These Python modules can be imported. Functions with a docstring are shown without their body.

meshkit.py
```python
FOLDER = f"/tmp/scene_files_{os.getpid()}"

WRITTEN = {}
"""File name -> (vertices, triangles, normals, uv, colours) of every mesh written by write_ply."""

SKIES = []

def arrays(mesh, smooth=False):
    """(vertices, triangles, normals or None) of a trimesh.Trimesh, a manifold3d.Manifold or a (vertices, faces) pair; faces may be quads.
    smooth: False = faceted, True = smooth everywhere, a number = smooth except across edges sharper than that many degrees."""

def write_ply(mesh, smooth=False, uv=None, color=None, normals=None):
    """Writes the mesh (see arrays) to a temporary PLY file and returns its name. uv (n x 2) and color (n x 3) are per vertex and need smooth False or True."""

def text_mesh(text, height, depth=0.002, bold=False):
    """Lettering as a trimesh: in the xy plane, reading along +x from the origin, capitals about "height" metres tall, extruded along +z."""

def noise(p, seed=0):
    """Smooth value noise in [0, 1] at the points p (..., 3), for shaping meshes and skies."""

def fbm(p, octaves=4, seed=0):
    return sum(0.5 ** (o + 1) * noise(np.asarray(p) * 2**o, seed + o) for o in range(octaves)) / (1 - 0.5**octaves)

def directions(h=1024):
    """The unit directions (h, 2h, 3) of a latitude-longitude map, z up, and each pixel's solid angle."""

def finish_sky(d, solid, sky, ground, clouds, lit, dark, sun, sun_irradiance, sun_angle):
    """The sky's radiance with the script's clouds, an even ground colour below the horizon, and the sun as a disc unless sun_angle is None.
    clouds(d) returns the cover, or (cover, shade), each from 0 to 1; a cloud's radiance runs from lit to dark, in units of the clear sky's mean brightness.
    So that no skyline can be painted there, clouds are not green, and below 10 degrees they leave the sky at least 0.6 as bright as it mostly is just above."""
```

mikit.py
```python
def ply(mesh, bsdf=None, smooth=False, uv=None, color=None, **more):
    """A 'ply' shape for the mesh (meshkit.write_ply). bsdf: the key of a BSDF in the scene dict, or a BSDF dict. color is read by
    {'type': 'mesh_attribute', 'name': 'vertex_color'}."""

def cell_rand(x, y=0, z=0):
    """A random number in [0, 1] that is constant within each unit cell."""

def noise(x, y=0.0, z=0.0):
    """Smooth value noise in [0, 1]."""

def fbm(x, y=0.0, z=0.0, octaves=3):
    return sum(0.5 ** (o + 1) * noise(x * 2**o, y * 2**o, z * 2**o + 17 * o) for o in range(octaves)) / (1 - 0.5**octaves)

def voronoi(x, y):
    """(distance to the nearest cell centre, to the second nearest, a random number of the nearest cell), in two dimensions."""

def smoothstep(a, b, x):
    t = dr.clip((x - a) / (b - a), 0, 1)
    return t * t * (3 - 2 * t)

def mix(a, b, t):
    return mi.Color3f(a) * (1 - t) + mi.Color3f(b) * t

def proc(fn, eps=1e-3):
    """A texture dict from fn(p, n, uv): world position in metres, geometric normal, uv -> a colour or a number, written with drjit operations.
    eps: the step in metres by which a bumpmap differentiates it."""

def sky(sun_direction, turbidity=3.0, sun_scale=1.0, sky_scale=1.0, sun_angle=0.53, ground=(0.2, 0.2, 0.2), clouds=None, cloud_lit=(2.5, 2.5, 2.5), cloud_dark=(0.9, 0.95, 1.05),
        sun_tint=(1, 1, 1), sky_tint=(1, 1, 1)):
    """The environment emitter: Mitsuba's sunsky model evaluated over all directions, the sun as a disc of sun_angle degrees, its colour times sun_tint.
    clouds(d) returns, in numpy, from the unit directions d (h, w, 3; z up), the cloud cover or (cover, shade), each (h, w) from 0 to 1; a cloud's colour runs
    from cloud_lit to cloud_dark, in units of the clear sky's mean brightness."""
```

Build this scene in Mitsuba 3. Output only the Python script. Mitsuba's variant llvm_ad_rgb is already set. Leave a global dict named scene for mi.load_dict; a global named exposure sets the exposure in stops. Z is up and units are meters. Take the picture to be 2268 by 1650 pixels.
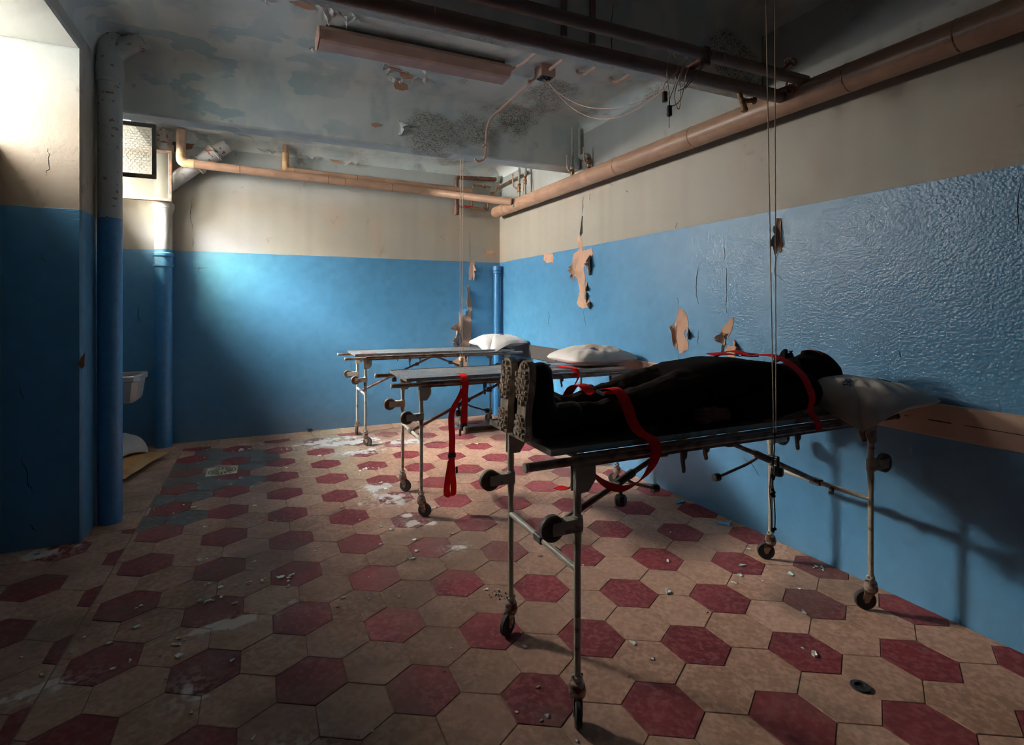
import math, random
import numpy as np, trimesh, manifold3d as m3
import drjit as dr, mitsuba as mi
import mikit, meshkit
from mikit import noise, fbm, voronoi, smoothstep, mix, cell_rand, proc
from shapely.geometry import Polygon, box as sbox
random.seed(7); rng = np.random.default_rng(7)
T = mi.ScalarTransform4f
scene, labels = {}, {}

# ------------------------------------------------------------------ camera, light, exposure
exposure = 0.22
YAW = 0.4317
scene['camera'] = {'type': 'perspective', 'fov_axis': 'x', 'fov': math.degrees(2 * math.atan(1134 / 1180.0)), 'near_clip': 0.05, 'far_clip': 100.0,
    'principal_point_offset_y': 0.08788,
    'to_world': T().look_at(origin=[0, 0, 1.40], target=[math.sin(YAW), math.cos(YAW), 1.40], up=[0, 0, 1])}
FAR_SKY = ((1080.0, 1040.0, 965.0), (1250.0, 1200.0, 1110.0)); FAR_PANEL = (150.0, 146.0, 138.0)  # glow of the added panel standing in for daylight outside the far window
NEAR_SKY = ((28.0, 27.6, 26.8), (28.0, 27.6, 26.8)); NEAR_PANEL = (29.0, 29.2, 29.0)   # the same outside the window of the near recess

# ------------------------------------------------------------------ helpers
def put(key, mesh, bsdf, smooth=False, label=None, cat=None, group=None, kind=None, **more):
    k, n = key, 1
    while k in scene:
        k = '%s_%03d' % (key, n); n += 1
    scene[k] = mikit.ply(mesh, bsdf, smooth, **more)
    tag(k, label, cat, group, kind)
    return k

def tag(k, label=None, cat=None, group=None, kind=None):
    d = {a: b for a, b in (('label', label), ('category', cat), ('group', group), ('kind', kind)) if b}
    if d: labels.setdefault(k, {}).update(d)

def box(x0, x1, y0, y1, z0, z1, bev=0.0):
    if bev <= 0:
        m = trimesh.creation.box((x1 - x0, y1 - y0, z1 - z0)); m.apply_translation(((x0 + x1) / 2, (y0 + y1) / 2, (z0 + z1) / 2)); return m
    b = min(bev, (x1 - x0) * .49, (y1 - y0) * .49, (z1 - z0) * .49)
    P = []
    for sx in (0, 1):
        for sy in (0, 1):
            for sz in (0, 1):
                c = np.array([(x0, x1)[sx], (y0, y1)[sy], (z0, z1)[sz]]); s = np.array([1 - 2 * sx, 1 - 2 * sy, 1 - 2 * sz]) * b
                for a in range(3):
                    q = c.astype(float) + s; q[a] -= s[a]; P.append(q)
    return trimesh.convex.convex_hull(np.array(P))

def cat(*ms):
    return trimesh.util.concatenate([m for m in ms if m is not None])

def frames(P):
    P = np.asarray(P, float); t = np.gradient(P, axis=0); t /= np.linalg.norm(t, axis=1, keepdims=True) + 1e-12
    a = np.array([0, 0, 1.0]) if abs(t[0, 2]) < .9 else np.array([1.0, 0, 0])
    N = []; n = np.cross(np.cross(t[0], a), t[0])
    for ti in t:
        n = n - ti * (n @ ti); n /= np.linalg.norm(n) + 1e-12; N.append(n)
    N = np.array(N); return t, N, np.cross(t, N)

def tube(P, r, n=12, cap=True):
    P = np.asarray(P, float); t, N, B = frames(P); r = np.broadcast_to(np.asarray(r, float), len(P))
    a = np.arange(n) * 2 * math.pi / n
    V = (P[:, None] + r[:, None, None] * (np.cos(a)[None, :, None] * N[:, None] + np.sin(a)[None, :, None] * B[:, None])).reshape(-1, 3)
    F = []
    for i in range(len(P) - 1):
        for j in range(n):
            k = (j + 1) % n; F += [[i * n + j, i * n + k, (i + 1) * n + k], [i * n + j, (i + 1) * n + k, (i + 1) * n + j]]
    if cap:
        V = np.vstack([V, P[0], P[-1]]); c0, c1, e = len(V) - 2, len(V) - 1, (len(P) - 1) * n
        for j in range(n):
            k = (j + 1) % n; F += [[c0, k, j], [c1, e + j, e + k]]
    return trimesh.Trimesh(V, F, process=False)

def bend(P, r=.04, n=6):
    """polyline with its inner corners rounded"""
    P = [np.asarray(p, float) for p in P]; out = [P[0]]
    for a, b, c in zip(P, P[1:], P[2:]):
        d1, d2 = a - b, c - b; l1, l2 = np.linalg.norm(d1), np.linalg.norm(d2); q = min(r, l1 * .45, l2 * .45)
        s, e = b + d1 / l1 * q, b + d2 / l2 * q
        for k in range(n + 1):
            u = k / n; out.append((1 - u) ** 2 * s + 2 * u * (1 - u) * b + u * u * e)
    out.append(P[-1]); return np.array(out)

def lathe(prof, center=(0, 0, 0), axis='z', n=24):
    prof = np.asarray(prof, float); a = np.arange(n) * 2 * math.pi / n
    V = np.stack([prof[:, None, 0] * np.cos(a), prof[:, None, 0] * np.sin(a), np.broadcast_to(prof[:, None, 1], (len(prof), n))], -1).reshape(-1, 3)
    F = []
    for i in range(len(prof) - 1):
        for j in range(n):
            k = (j + 1) % n; F += [[i * n + j, i * n + k, (i + 1) * n + k], [i * n + j, (i + 1) * n + k, (i + 1) * n + j]]
    for end, flip in ((0, 1), (len(prof) - 1, 0)):
        if prof[end, 0] > 1e-5:
            V = np.vstack([V, [0, 0, prof[end, 1]]]); c = len(V) - 1
            for j in range(n):
                k = (j + 1) % n; F.append([c, end * n + k, end * n + j] if flip else [c, end * n + j, end * n + k])
    if axis == 'x': V = V[:, [2, 0, 1]]
    if axis == 'y': V = V[:, [1, 2, 0]]
    return trimesh.Trimesh(V + np.asarray(center, float), F, process=False)

def poly_plate(pts, plane, at, th, toward=1, jag=0.0):
    """a flat irregular plate: pts are (a, b) in the plane 'yz' (x = at), 'xz' (y = at) or 'xy' (z = at); it stands out by th in the direction toward"""
    pts = np.asarray(pts, float)
    if jag:
        q = []
        for a, b in zip(pts, np.roll(pts, -1, 0)):
            n = max(1, int(np.linalg.norm(b - a) / .018))
            for k in range(n):
                u = k / n; q.append(a + (b - a) * u + rng.normal(0, jag, 2) * (k > 0))
        pts = np.array(q)
    pg = Polygon(pts).buffer(0)
    if pg.geom_type != 'Polygon': pg = max(pg.geoms, key=lambda g: g.area)
    m = trimesh.creation.extrude_polygon(pg, th); V = m.vertices.copy(); w = at + toward * V[:, 2]
    V = {'yz': np.c_[w, V[:, 0], V[:, 1]], 'xz': np.c_[V[:, 0], w, V[:, 1]], 'xy': np.c_[V[:, 0], V[:, 1], w]}[plane]
    m = trimesh.Trimesh(V, m.faces, process=False); m.fix_normals(); return m

def sheet(G, th):
    """a closed thin sheet around a grid of points G (n, m, 3)"""
    G = np.asarray(G, float); n, m = G.shape[:2]
    du = np.gradient(G, axis=0); dv = np.gradient(G, axis=1); N = np.cross(du, dv); N /= np.linalg.norm(N, axis=2, keepdims=True) + 1e-12
    V = np.vstack([(G + N * th / 2).reshape(-1, 3), (G - N * th / 2).reshape(-1, 3)]); o = n * m; F = []
    for i in range(n - 1):
        for j in range(m - 1):
            a, b, c, d = i * m + j, (i + 1) * m + j, (i + 1) * m + j + 1, i * m + j + 1
            F += [[a, b, c], [a, c, d], [o + a, o + c, o + b], [o + a, o + d, o + c]]
    rim = [(i, 0) for i in range(n)] + [(n - 1, j) for j in range(1, m)] + [(i, m - 1) for i in range(n - 2, -1, -1)] + [(0, j) for j in range(m - 2, 0, -1)]
    R = [i * m + j for i, j in rim]
    for a, b in zip(R, R[1:] + R[:1]): F += [[a, o + a, o + b], [a, o + b, b]]
    M = trimesh.Trimesh(V, F, process=False); M.fix_normals(); return M

def ribbon(P, W, w, th=.0022):
    """a flat strap along P; W: its width direction at each point"""
    P = np.asarray(P, float); W = np.broadcast_to(np.asarray(W, float), P.shape); W = W / np.linalg.norm(W, axis=1, keepdims=True)
    return sheet(np.stack([P - W * w / 2, P, P + W * w / 2], 1), th)

def spline(P, n=40):
    from scipy.interpolate import CubicSpline
    P = np.asarray(P, float); d = np.r_[0, np.cumsum(np.linalg.norm(np.diff(P, axis=0), axis=1))]
    return CubicSpline(d, P)(np.linspace(0, d[-1], n))

def hullsph(*sp, seg=20):
    return m3.Manifold.batch_hull([m3.Manifold.sphere(r, seg).translate((float(x), float(y), float(z))) for x, y, z, r in sp])

def m2t(M):
    m = M.to_mesh(); return trimesh.Trimesh(m.vert_properties[:, :3], m.tri_verts, process=True)

def organic(parts, step=.02, it=10, wr=0.0, freq=9.0):
    M = parts[0]
    for p in parts[1:]: M = M + p
    t = m2t(M.refine_to_length(step)); trimesh.smoothing.filter_taubin(t, iterations=it)
    if wr:
        f = np.asarray(meshkit.fbm(t.vertices * freq)).ravel(); f = f - f.mean()
        t.vertices = t.vertices + t.vertex_normals * (f * wr)[:, None]
    return t

# ------------------------------------------------------------------ materials
def P3(fn): return proc(fn)
def bs(name, base, rough=.5, spec=.5, metallic=0.0, bump=None, two=True, **kw):
    d = {'type': 'principled', 'base_color': base if isinstance(base, dict) else {'type': 'rgb', 'value': list(base)}, 'roughness': rough, 'metallic': metallic, **kw}
    if not metallic: d['specular'] = spec
    if bump: d = {'type': 'bumpmap', 'arbitrary': bump, 'scale': 1.0, 'bsdf': d}
    scene[name] = {'type': 'twosided', 'bsdf': d} if two else d

BLUE = (.048, .178, .315); CREAM = (.285, .25, .195); PALE = (.37, .39, .37); LINE = 1.98
def wall_color(p, n, uv):
    st = fbm(p.x * 2.1 + p.y * 2.1, p.z * 1.4, p.y * .7, 4)
    sp = fbm(p.x * 16 + p.y * 16, p.z * 16, p.x * 3, 3)
    cream = mix(CREAM, (.32, .23, .16), smoothstep(.45, .75, st))
    cream = mix(cream, PALE, smoothstep(2.45, 3.0, p.z + .5 * (st - .5)))
    cream = mix(cream, (.16, .12, .085), .55 * smoothstep(.66, .80, sp) * smoothstep(.5, .62, st))
    streak = noise(p.x * 14 + p.y * 14, p.z * .8)
    cream = cream * (.95 + .07 * streak)
    blue = mix(BLUE, (.066, .202, .338), fbm(p.x * 1.5 + p.y * 1.5, p.z * 1.5, p.y, 3))
    blue = blue * (.88 + .22 * sp)
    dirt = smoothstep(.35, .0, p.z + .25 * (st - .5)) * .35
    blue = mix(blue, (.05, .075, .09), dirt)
    edge = LINE + .005 * (noise(p.x * 9 + p.y * 9, 3.3) - .5)
    return mix(blue, cream, dr.select(p.z > edge, 1.0, 0.0))
def wall_rough(p, n, uv):
    return mi.Float(dr.select(p.z > LINE, .55, .33)) + .10 * fbm(p.x * 7 + p.y * 7, p.z * 7, 0, 2)
def wall_bump(p, n, uv):
    q = (p.x + p.y) * 1.0
    gloss = dr.select(p.z > LINE, .45, 1.0)
    return gloss * .0026 * fbm(q * 120, p.z * 120, p.x * 40, 2) + .0010 * fbm(q * 9, p.z * 9, 1.7, 2) + .0012 * smoothstep(1.1, .3, p.z) * smoothstep(.55, .8, fbm(q * 24, p.z * 24, 9.1, 2))
def ceil_color(p, n, uv):
    a = fbm(p.x * 1.3, p.y * 1.3, p.z * 1.3, 4); b = fbm(p.x * 105, p.y * 105, p.z * 105, 2); c = fbm(p.x * 4.2, p.y * 7.5, p.z * 6, 4)
    col = mix((.70, .73, .69), (.60, .66, .64), smoothstep(.4, .65, a))
    col = mix(col, (.32, .46, .50), .75 * smoothstep(.56, .60, c) * smoothstep(.9, -.1, p.x) * smoothstep(3.4, 4.1, p.y))
    col = mix(col, (.42, .53, .55), .6 * smoothstep(.48, .66, fbm(p.x * 6, p.y * 3, p.z * 3 + 2, 4)))
    mould = smoothstep(.4, 1.6, p.x) * smoothstep(.50, .66, fbm(p.x * 2.4, p.y * 2.4, p.z * 2.4 + 5, 4))
    col = mix(col, (.06, .05, .035), dr.clip(mould * smoothstep(.44, .66, b) * .9, 0, .8))
    return mix(col, (.20, .18, .13), .45 * mould)
def ceil_bump(p, n, uv):
    return .0050 * fbm(p.x * 60, p.y * 60, p.z * 60, 3) + .004 * fbm(p.x * 8, p.y * 8, p.z * 8, 2)
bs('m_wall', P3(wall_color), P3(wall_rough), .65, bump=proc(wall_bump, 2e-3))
bs('m_ceiling', P3(ceil_color), .6, .3, bump=proc(ceil_bump, 2e-3))

SMEARS = [(.86,3.4,.14,.1),(.85,3.55,.08,.06),(.79,3.92,.2,.2),(.87,3.87,.16,.18),(.08,2.74,.09,.05),(-.15,2.66,.26,.07),(-.26,2.25,.08,.14),(.03,1.8,.17,.1),(-.77,2.5,.2,.09),(.5,5.8,.4,.14),(.73,5.75,.6,.2),(.95,3.35,.08,.05),(1.0,2.95,.1,.07),(.83,5.3,.35,.13),(-1.15,3.86,.25,.12),(.69,5.9,.4,.15),(1.28,5.5,.38,.2),(.78,4.2,.17,.12)]
def dust(p):
    s = mi.Float(0)
    for x, y, a, b in SMEARS: s = dr.maximum(s, dr.exp(-(dr.square((p.x - x) / (a * .9)) + dr.square((p.y - y) / (b * .9)))))
    f = fbm(p.x * 15 + 3, p.y * 15, 0, 4); g = fbm(p.x * 60, p.y * 60, 2, 2)
    return dr.clip(smoothstep(.58, .74, s * .44 + f * .62) * .85 + .35 * s * smoothstep(.42, .66, g), 0, .88)
def tile_fn(c0, c1, c2, k):
    def fn(p, n, uv):
        a = fbm(p.x * 3.1 + k, p.y * 3.1, k, 4); v = fbm(p.x * 58, p.y * 58 + k, 1.0, 4); w = noise(p.x * 90, p.y * 90, k)
        c = mix(c0, c1, smoothstep(.38, .66, a)); c = mix(c, c2, .42 * smoothstep(.50, .68, v)); c = c * (1 - .13 * smoothstep(.50, .36, v))
        c = c * (.86 + .26 * w)
        grime = smoothstep(.52, .72, fbm(p.x * 1.7 + 8, p.y * 1.7, 3.0, 4)); c = mix(c, (.06, .042, .03), .5 * grime)
        return mix(c, (.55, .50, .44), dust(p))
    return fn
def tile_rough(p, n, uv): return .55 + .3 * fbm(p.x * 11, p.y * 11, 0, 3)
def tile_bump(p, n, uv): return .0006 * fbm(p.x * 45, p.y * 45, 0, 3)
tb, tr = proc(tile_bump), P3(tile_rough)
for i, (a, b) in enumerate([((.31, .18, .122), (.25, .138, .092)), ((.33, .195, .138), (.265, .15, .10)), ((.28, .16, .108), (.23, .125, .082))]):
    bs('m_tile_tan%d' % i, P3(tile_fn(a, b, (.34, .22, .16), 1.3 * i)), tr, .22, bump=tb)
for i, (a, b) in enumerate([((.125, .017, .020), (.09, .013, .016)), ((.135, .024, .026), (.10, .015, .018))]):
    bs('m_tile_red%d' % i, P3(tile_fn(a, b, (.17, .065, .06), 5 + 1.7 * i)), tr, .22, bump=tb)
bs('m_tile_dark', P3(tile_fn((.06, .058, .055), (.04, .042, .042), (.11, .10, .09), 11.)), tr, .4, bump=tb)
bs('m_tile_worn', P3(tile_fn((.10, .05, .04), (.07, .04, .03), (.13, .09, .07), 14.)), tr, .4, bump=tb)
bs('m_grout', (.15, .105, .07), .9, .1)

def rusty(base, rust, lo, hi, fr=30., z0=None):
    def fn(p, n, uv):
        f = fbm(p.x * fr, p.y * fr, p.z * fr, 4); g = fbm(p.x * fr * .2, p.y * fr * .2, p.z * fr * .2, 2)
        return mix(base, rust, smoothstep(lo, hi, f * .6 + g * .4))
    return fn
bs('m_chrome', P3(rusty((.30, .27, .22), (.09, .045, .025), .46, .60, 38.)), .38, metallic=.55)
bs('m_frame_paint', P3(rusty((.30, .28, .22), (.13, .075, .045), .56, .72, 32.)), .42, .5)
bs('m_rail', P3(rusty((.17, .14, .11), (.10, .05, .03), .46, .62, 26.)), .36, metallic=.5)
def steel(p, n, uv):
    f = fbm(p.x * 4, p.y * 7, 0, 4); g = fbm(p.x * 30, p.y * 60, 0, 3)
    c = mix((.36, .34, .31), (.30, .275, .245), smoothstep(.35, .7, f)); return mix(c, (.22, .13, .07), .6 * smoothstep(.60, .72, g))
def steel_rough(p, n, uv): return .26 + .14 * fbm(p.x * 5, p.y * 9, 1, 3)
bs('m_steel', P3(steel), P3(steel_rough), metallic=.85)
bs('m_dark_metal', P3(rusty((.045, .042, .04), (.10, .05, .03), .52, .68, 34.)), .5, .4)
bs('m_rubber', (.022, .019, .018), .7, .3)
bs('m_wheel', P3(rusty((.06, .045, .036), (.11, .06, .04), .42, .66, 40.)), .55, .4)
bs('m_caster', P3(rusty((.26, .20, .16), (.07, .03, .02), .42, .60, 50.)), .35, metallic=.6)
bs('m_grip', (.42, .37, .29), .5, .4)
bs('m_black', (.008, .008, .008), .45, .35)
bs('m_cloth', (.0055, .0045, .0045), .95, .05)
bs('m_cloth_red', (.10, .012, .012), .95, .05)
bs('m_skin', (.10, .04, .028), .6, .3)
bs('m_boot', (.006, .0055, .005), .6, .2)
def sole_c(p, n, uv): return mix((.30, .23, .17), (.55, .44, .34), smoothstep(.35, .7, fbm(p.y * 40, p.z * 40, p.x * 40, 3)))
bs('m_sole', P3(sole_c), .85, .15)
bs('m_red', (.62, .008, .010), .75, .2)
def pillow_c(p, n, uv):
    st = fbm(p.x * 7 + 1, p.y * 7, 2.0, 3); c = mix((.52, .46, .40), (.46, .42, .385), fbm(p.x * 20, p.y * 20, p.z * 20, 3))
    # one big tan stain on the pillow of the middle trolley
    s = dr.exp(-(dr.square((p.x - 2.36) / .15) + dr.square((p.y - 3.76) / .16))) * dr.select(dr.abs(p.y - 3.7) < .5, 1.0, 0.0)
    c = mix(c, (.44, .24, .10), dr.clip(.95 * s * smoothstep(.3, .62, st) * 1.3, 0, .8))
    return c
bs('m_pillow', P3(pillow_c), .8, .15, bump=proc(lambda p, n, uv: .003 * fbm(p.x * 16, p.y * 16, p.z * 16, 3)))
bs('m_ink', (.03, .04, .16), .7, .2)
bs('m_cushion', P3(rusty((.42, .20, .055), (.25, .11, .03), .42, .72, 9.)), .5, .4)
bs('m_ceramic', P3(rusty((.52, .47, .41), (.34, .24, .17), .54, .74, 12.)), .2, .5)
def pipe_two(p, n, uv):
    sp = fbm(p.x * 40, p.y * 40, p.z * 40, 3); c = mix((.30, .34, .34), (.15, .065, .025), .9 * smoothstep(.66, .74, sp + .12 * (fbm(p.x * 6, p.y * 6, p.z * 3, 2) - .5)))
    return mix(mi.Color3f(.035, .155, .32) * (.8 + .3 * sp), c, dr.select(p.z > 1.975, 1., 0.))
bs('m_pipe_two', P3(pipe_two), .42, .5)
def pipe_two_b(p, n, uv):
    sp = fbm(p.x * 30, p.y * 30, p.z * 30, 3); c = mix((.30, .275, .235), (.42, .41, .39), smoothstep(2.4, 2.8, p.z)); c = mix(c, (.22, .06, .025), smoothstep(.60, .68, sp) * smoothstep(2.55, 3.0, p.z))
    return mix(mi.Color3f(.04, .165, .33) * (.8 + .3 * sp), c, dr.select(p.z > 1.975, 1., 0.))
bs('m_pipe_two_b', P3(pipe_two_b), .42, .5)
bs('m_pipe_tan', P3(rusty((.37, .215, .135), (.31, .175, .11), .42, .62, 9.)), .36, .5)
bs('m_pipe_dark', P3(rusty((.17, .125, .105), (.12, .09, .075), .42, .62, 9.)), .42, .5)
bs('m_lagging', P3(rusty((.52, .33, .17), (.40, .22, .10), .42, .62, 30.)), .8, .2)
bs('m_rust', P3(rusty((.14, .055, .035), (.07, .03, .02), .42, .6, 40.)), .55, .4)
bs('m_brass', P3(rusty((.32, .17, .07), (.12, .05, .025), .42, .6, 50.)), .4, metallic=.4)
bs('m_pale_pipe', P3(rusty((.36, .38, .34), (.25, .24, .19), .5, .65, 20.)), .4, .5)
bs('m_pink_paint', (.52, .34, .27), .4, .5)
bs('m_fixture', P3(rusty((.40, .255, .20), (.33, .20, .155), .4, .62, 7.)), .5, .4)
bs('m_board', P3(rusty((.46, .30, .22), (.36, .225, .16), .45, .7, 6.)), .4, .5)
bs('m_board_dark', (.035, .03, .026), .5, .4)
bs('m_plaster', P3(rusty((.48, .29, .20), (.40, .23, .15), .45, .65, 14.)), .8, .1)
bs('m_plaster_dark', (.20, .10, .05), .8, .1)
bs('m_flake', (.42, .27, .19), .7, .2)
bs('m_flake_blue', (.08, .25, .44), .4, .5)
bs('m_flake_white', (.62, .60, .57), .6, .3)
bs('m_chip', (.78, .76, .71), .6, .3)
bs('m_chip_green', (.52, .60, .55), .6, .3)
bs('m_chip_blue', (.10, .27, .42), .5, .4)
bs('m_chip_pink', (.50, .33, .25), .6, .3)
bs('m_crack', (.03, .027, .025), .9, .05)
bs('m_twine', (.58, .43, .31), .7, .2)
bs('m_rust_frame', P3(rusty((.06, .045, .035), (.20, .075, .03), .40, .6, 22.)), .6, .3)
bs('m_dark_frame', P3(rusty((.018, .016, .015), (.09, .055, .02), .56, .70, 25.)), .5, .3)
bs('m_wire', (.05, .045, .035), .5, .4)
bs('m_grate', P3(rusty((.62, .56, .40), (.42, .35, .23), .45, .62, 25.)), .6, .3)
bs('m_tap_red', (.30, .01, .01), .5, .4)
scene['m_pane'] = {'type': 'blendbsdf', 'weight': .45, 'a': {'type': 'thindielectric', 'int_ior': 1.5, 'specular_transmittance': {'type': 'rgb', 'value': [.70, .69, .63]}},
    'b': {'type': 'principledthin', 'base_color': {'type': 'rgb', 'value': [.20, .19, .16]}, 'roughness': .5, 'diff_trans': 1.1}}     # dusty wired glass

# ------------------------------------------------------------------ the room
XW, YW, CZ = 2.78, 6.42, 3.18         # right wall, back wall, ceiling
XL, XA, XO = -1.00, -1.42, -2.62      # left pier face, back of the recesses, outer face
XF = -1.72                            # outer face of the far recess's wall
SKY_PANEL = {'window_1': (-2.90, -2.30, 4.75, 7.80, 2.46, 4.30), 'window_2': (-2.90, -2.30, 2.30, 4.65, 2.22, 4.30)}   # added glowing panels in place of the sky: x at the bottom, x at the top, y, z
BZ = 2.739                            # underside of both ceiling beams
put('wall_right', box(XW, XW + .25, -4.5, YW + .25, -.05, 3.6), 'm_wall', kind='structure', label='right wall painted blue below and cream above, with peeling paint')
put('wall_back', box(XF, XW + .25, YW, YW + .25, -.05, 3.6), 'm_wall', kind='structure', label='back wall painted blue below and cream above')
bs('m_low_bounce_wall', (.09, .16, .24), .7, .2)  # coloured dark to lower the fill bounced from behind the camera
put('wall_front', box(XF, XW + .25, -4.75, -4.5, -.05, 3.6), 'm_low_bounce_wall', kind='structure', label='dark wall behind the viewer')
# left wall: pier between two recesses, each recess with a high window; the soffits above them
NW = (3.30, 3.957, 2.36, 2.935)        # near window: y0, y1, z0, z1
FW = (5.06, 6.22, 2.43, 2.93)         # far window
def splay(y0, y1, z):                  # sill with a rounded front edge
    pr = [(XA + .05, z - .09)] + [(XA + .05 - .09 * (1 - math.cos(a)), z - .09 + .09 * math.sin(a)) for a in np.linspace(0, math.pi / 2, 8)] + [(XF, z), (XF, -.05), (XA + .05, -.05)]
    m = trimesh.creation.extrude_polygon(Polygon(pr), y1 - y0); V = m.vertices
    m = trimesh.Trimesh(np.c_[V[:, 0], y0 + V[:, 2], V[:, 1]], m.faces, process=False); m.fix_normals(); return m
def left_wall():
    ms = [splay(-4.5, NW[1], NW[2])]
    ms.append(box(XF, XA + .05, -4.5, NW[0], NW[2], NW[3]))              # beside the near window
    ms.append(box(XF, XL, NW[1], 4.34, -.05, 3.6, .012))                 # the pier
    ms.append(box(XF, XL, -4.5, NW[1], NW[3], 3.6, .012))                # soffit of the near recess
    ms.append(box(XF, XL, 4.3, YW, FW[3], 3.6, .012))                   # soffit of the far recess
    ms.append(box(XF, XA, 4.3, YW, -.05, FW[2])); ms.append(box(XF, XA, 4.3, FW[0], FW[2], FW[3])); ms.append(box(XF, XA, FW[1], YW, FW[2], FW[3]))
    return cat(*ms)
put('wall_left', left_wall(), 'm_wall', 25, kind='structure', label='left wall with a blue and white pier between two window recesses')
put('ceiling', box(XF, XW + .25, -4.75, YW + .25, CZ, CZ + .3), 'm_ceiling', kind='structure', label='rough grey white ceiling with mould stains and peeling paint')
def cove(c, axis, a0, a1, sx, sz, r=.11):
    """concave fillet along axis ('x' or 'y') in the corner c = (other, z), opening towards sx, sz"""
    pr = [(0, 0), (r, 0)] + [(r - r * math.sin(t), r - r * math.cos(t)) for t in np.linspace(0, math.pi / 2, 9)] + [(0, r)]
    m = trimesh.creation.extrude_polygon(Polygon(pr).buffer(0), a1 - a0); V = m.vertices
    o, z = c[0] + sx * V[:, 0], c[1] + sz * V[:, 1]; l = a0 + V[:, 2]
    m = trimesh.Trimesh(np.c_[l, o, z] if axis == 'x' else np.c_[o, l, z], m.faces, process=False); m.fix_normals(); return m
def beam(y0, y1, label):
    m = cat(box(XL - .05, XW, y0, y1, BZ, CZ + .02, .012), cove((y0, CZ), 'x', XL, XW, -1, -1), cove((y1, CZ), 'x', XL, XW, 1, -1))
    put('ceiling__beam', m, 'm_ceiling', 35, label=label)
beam(2.335, 2.518, 'dark near ceiling beam behind the two overhead pipes')
beam(4.435, 4.62, 'grey far ceiling beam with the conduit bent down its face')
put('ceiling__cove', cat(cove((XW, CZ), 'y', -2.5, 2.335, -1, -1), cove((XW, CZ), 'y', 2.518, 4.435, -1, -1), cove((XW, CZ), 'y', 4.62, YW, -1, -1), cove((YW, CZ), 'x', XL, XW, -1, -1),
    cove((XL, CZ), 'y', -2.5, 2.335, 1, -1, .16), cove((XL, CZ), 'y', 2.518, 4.435, 1, -1, .16), cove((XL, CZ), 'y', 4.62, YW, 1, -1, .1)), 'm_ceiling', 35, label='rounded cove between ceiling and walls')

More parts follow.
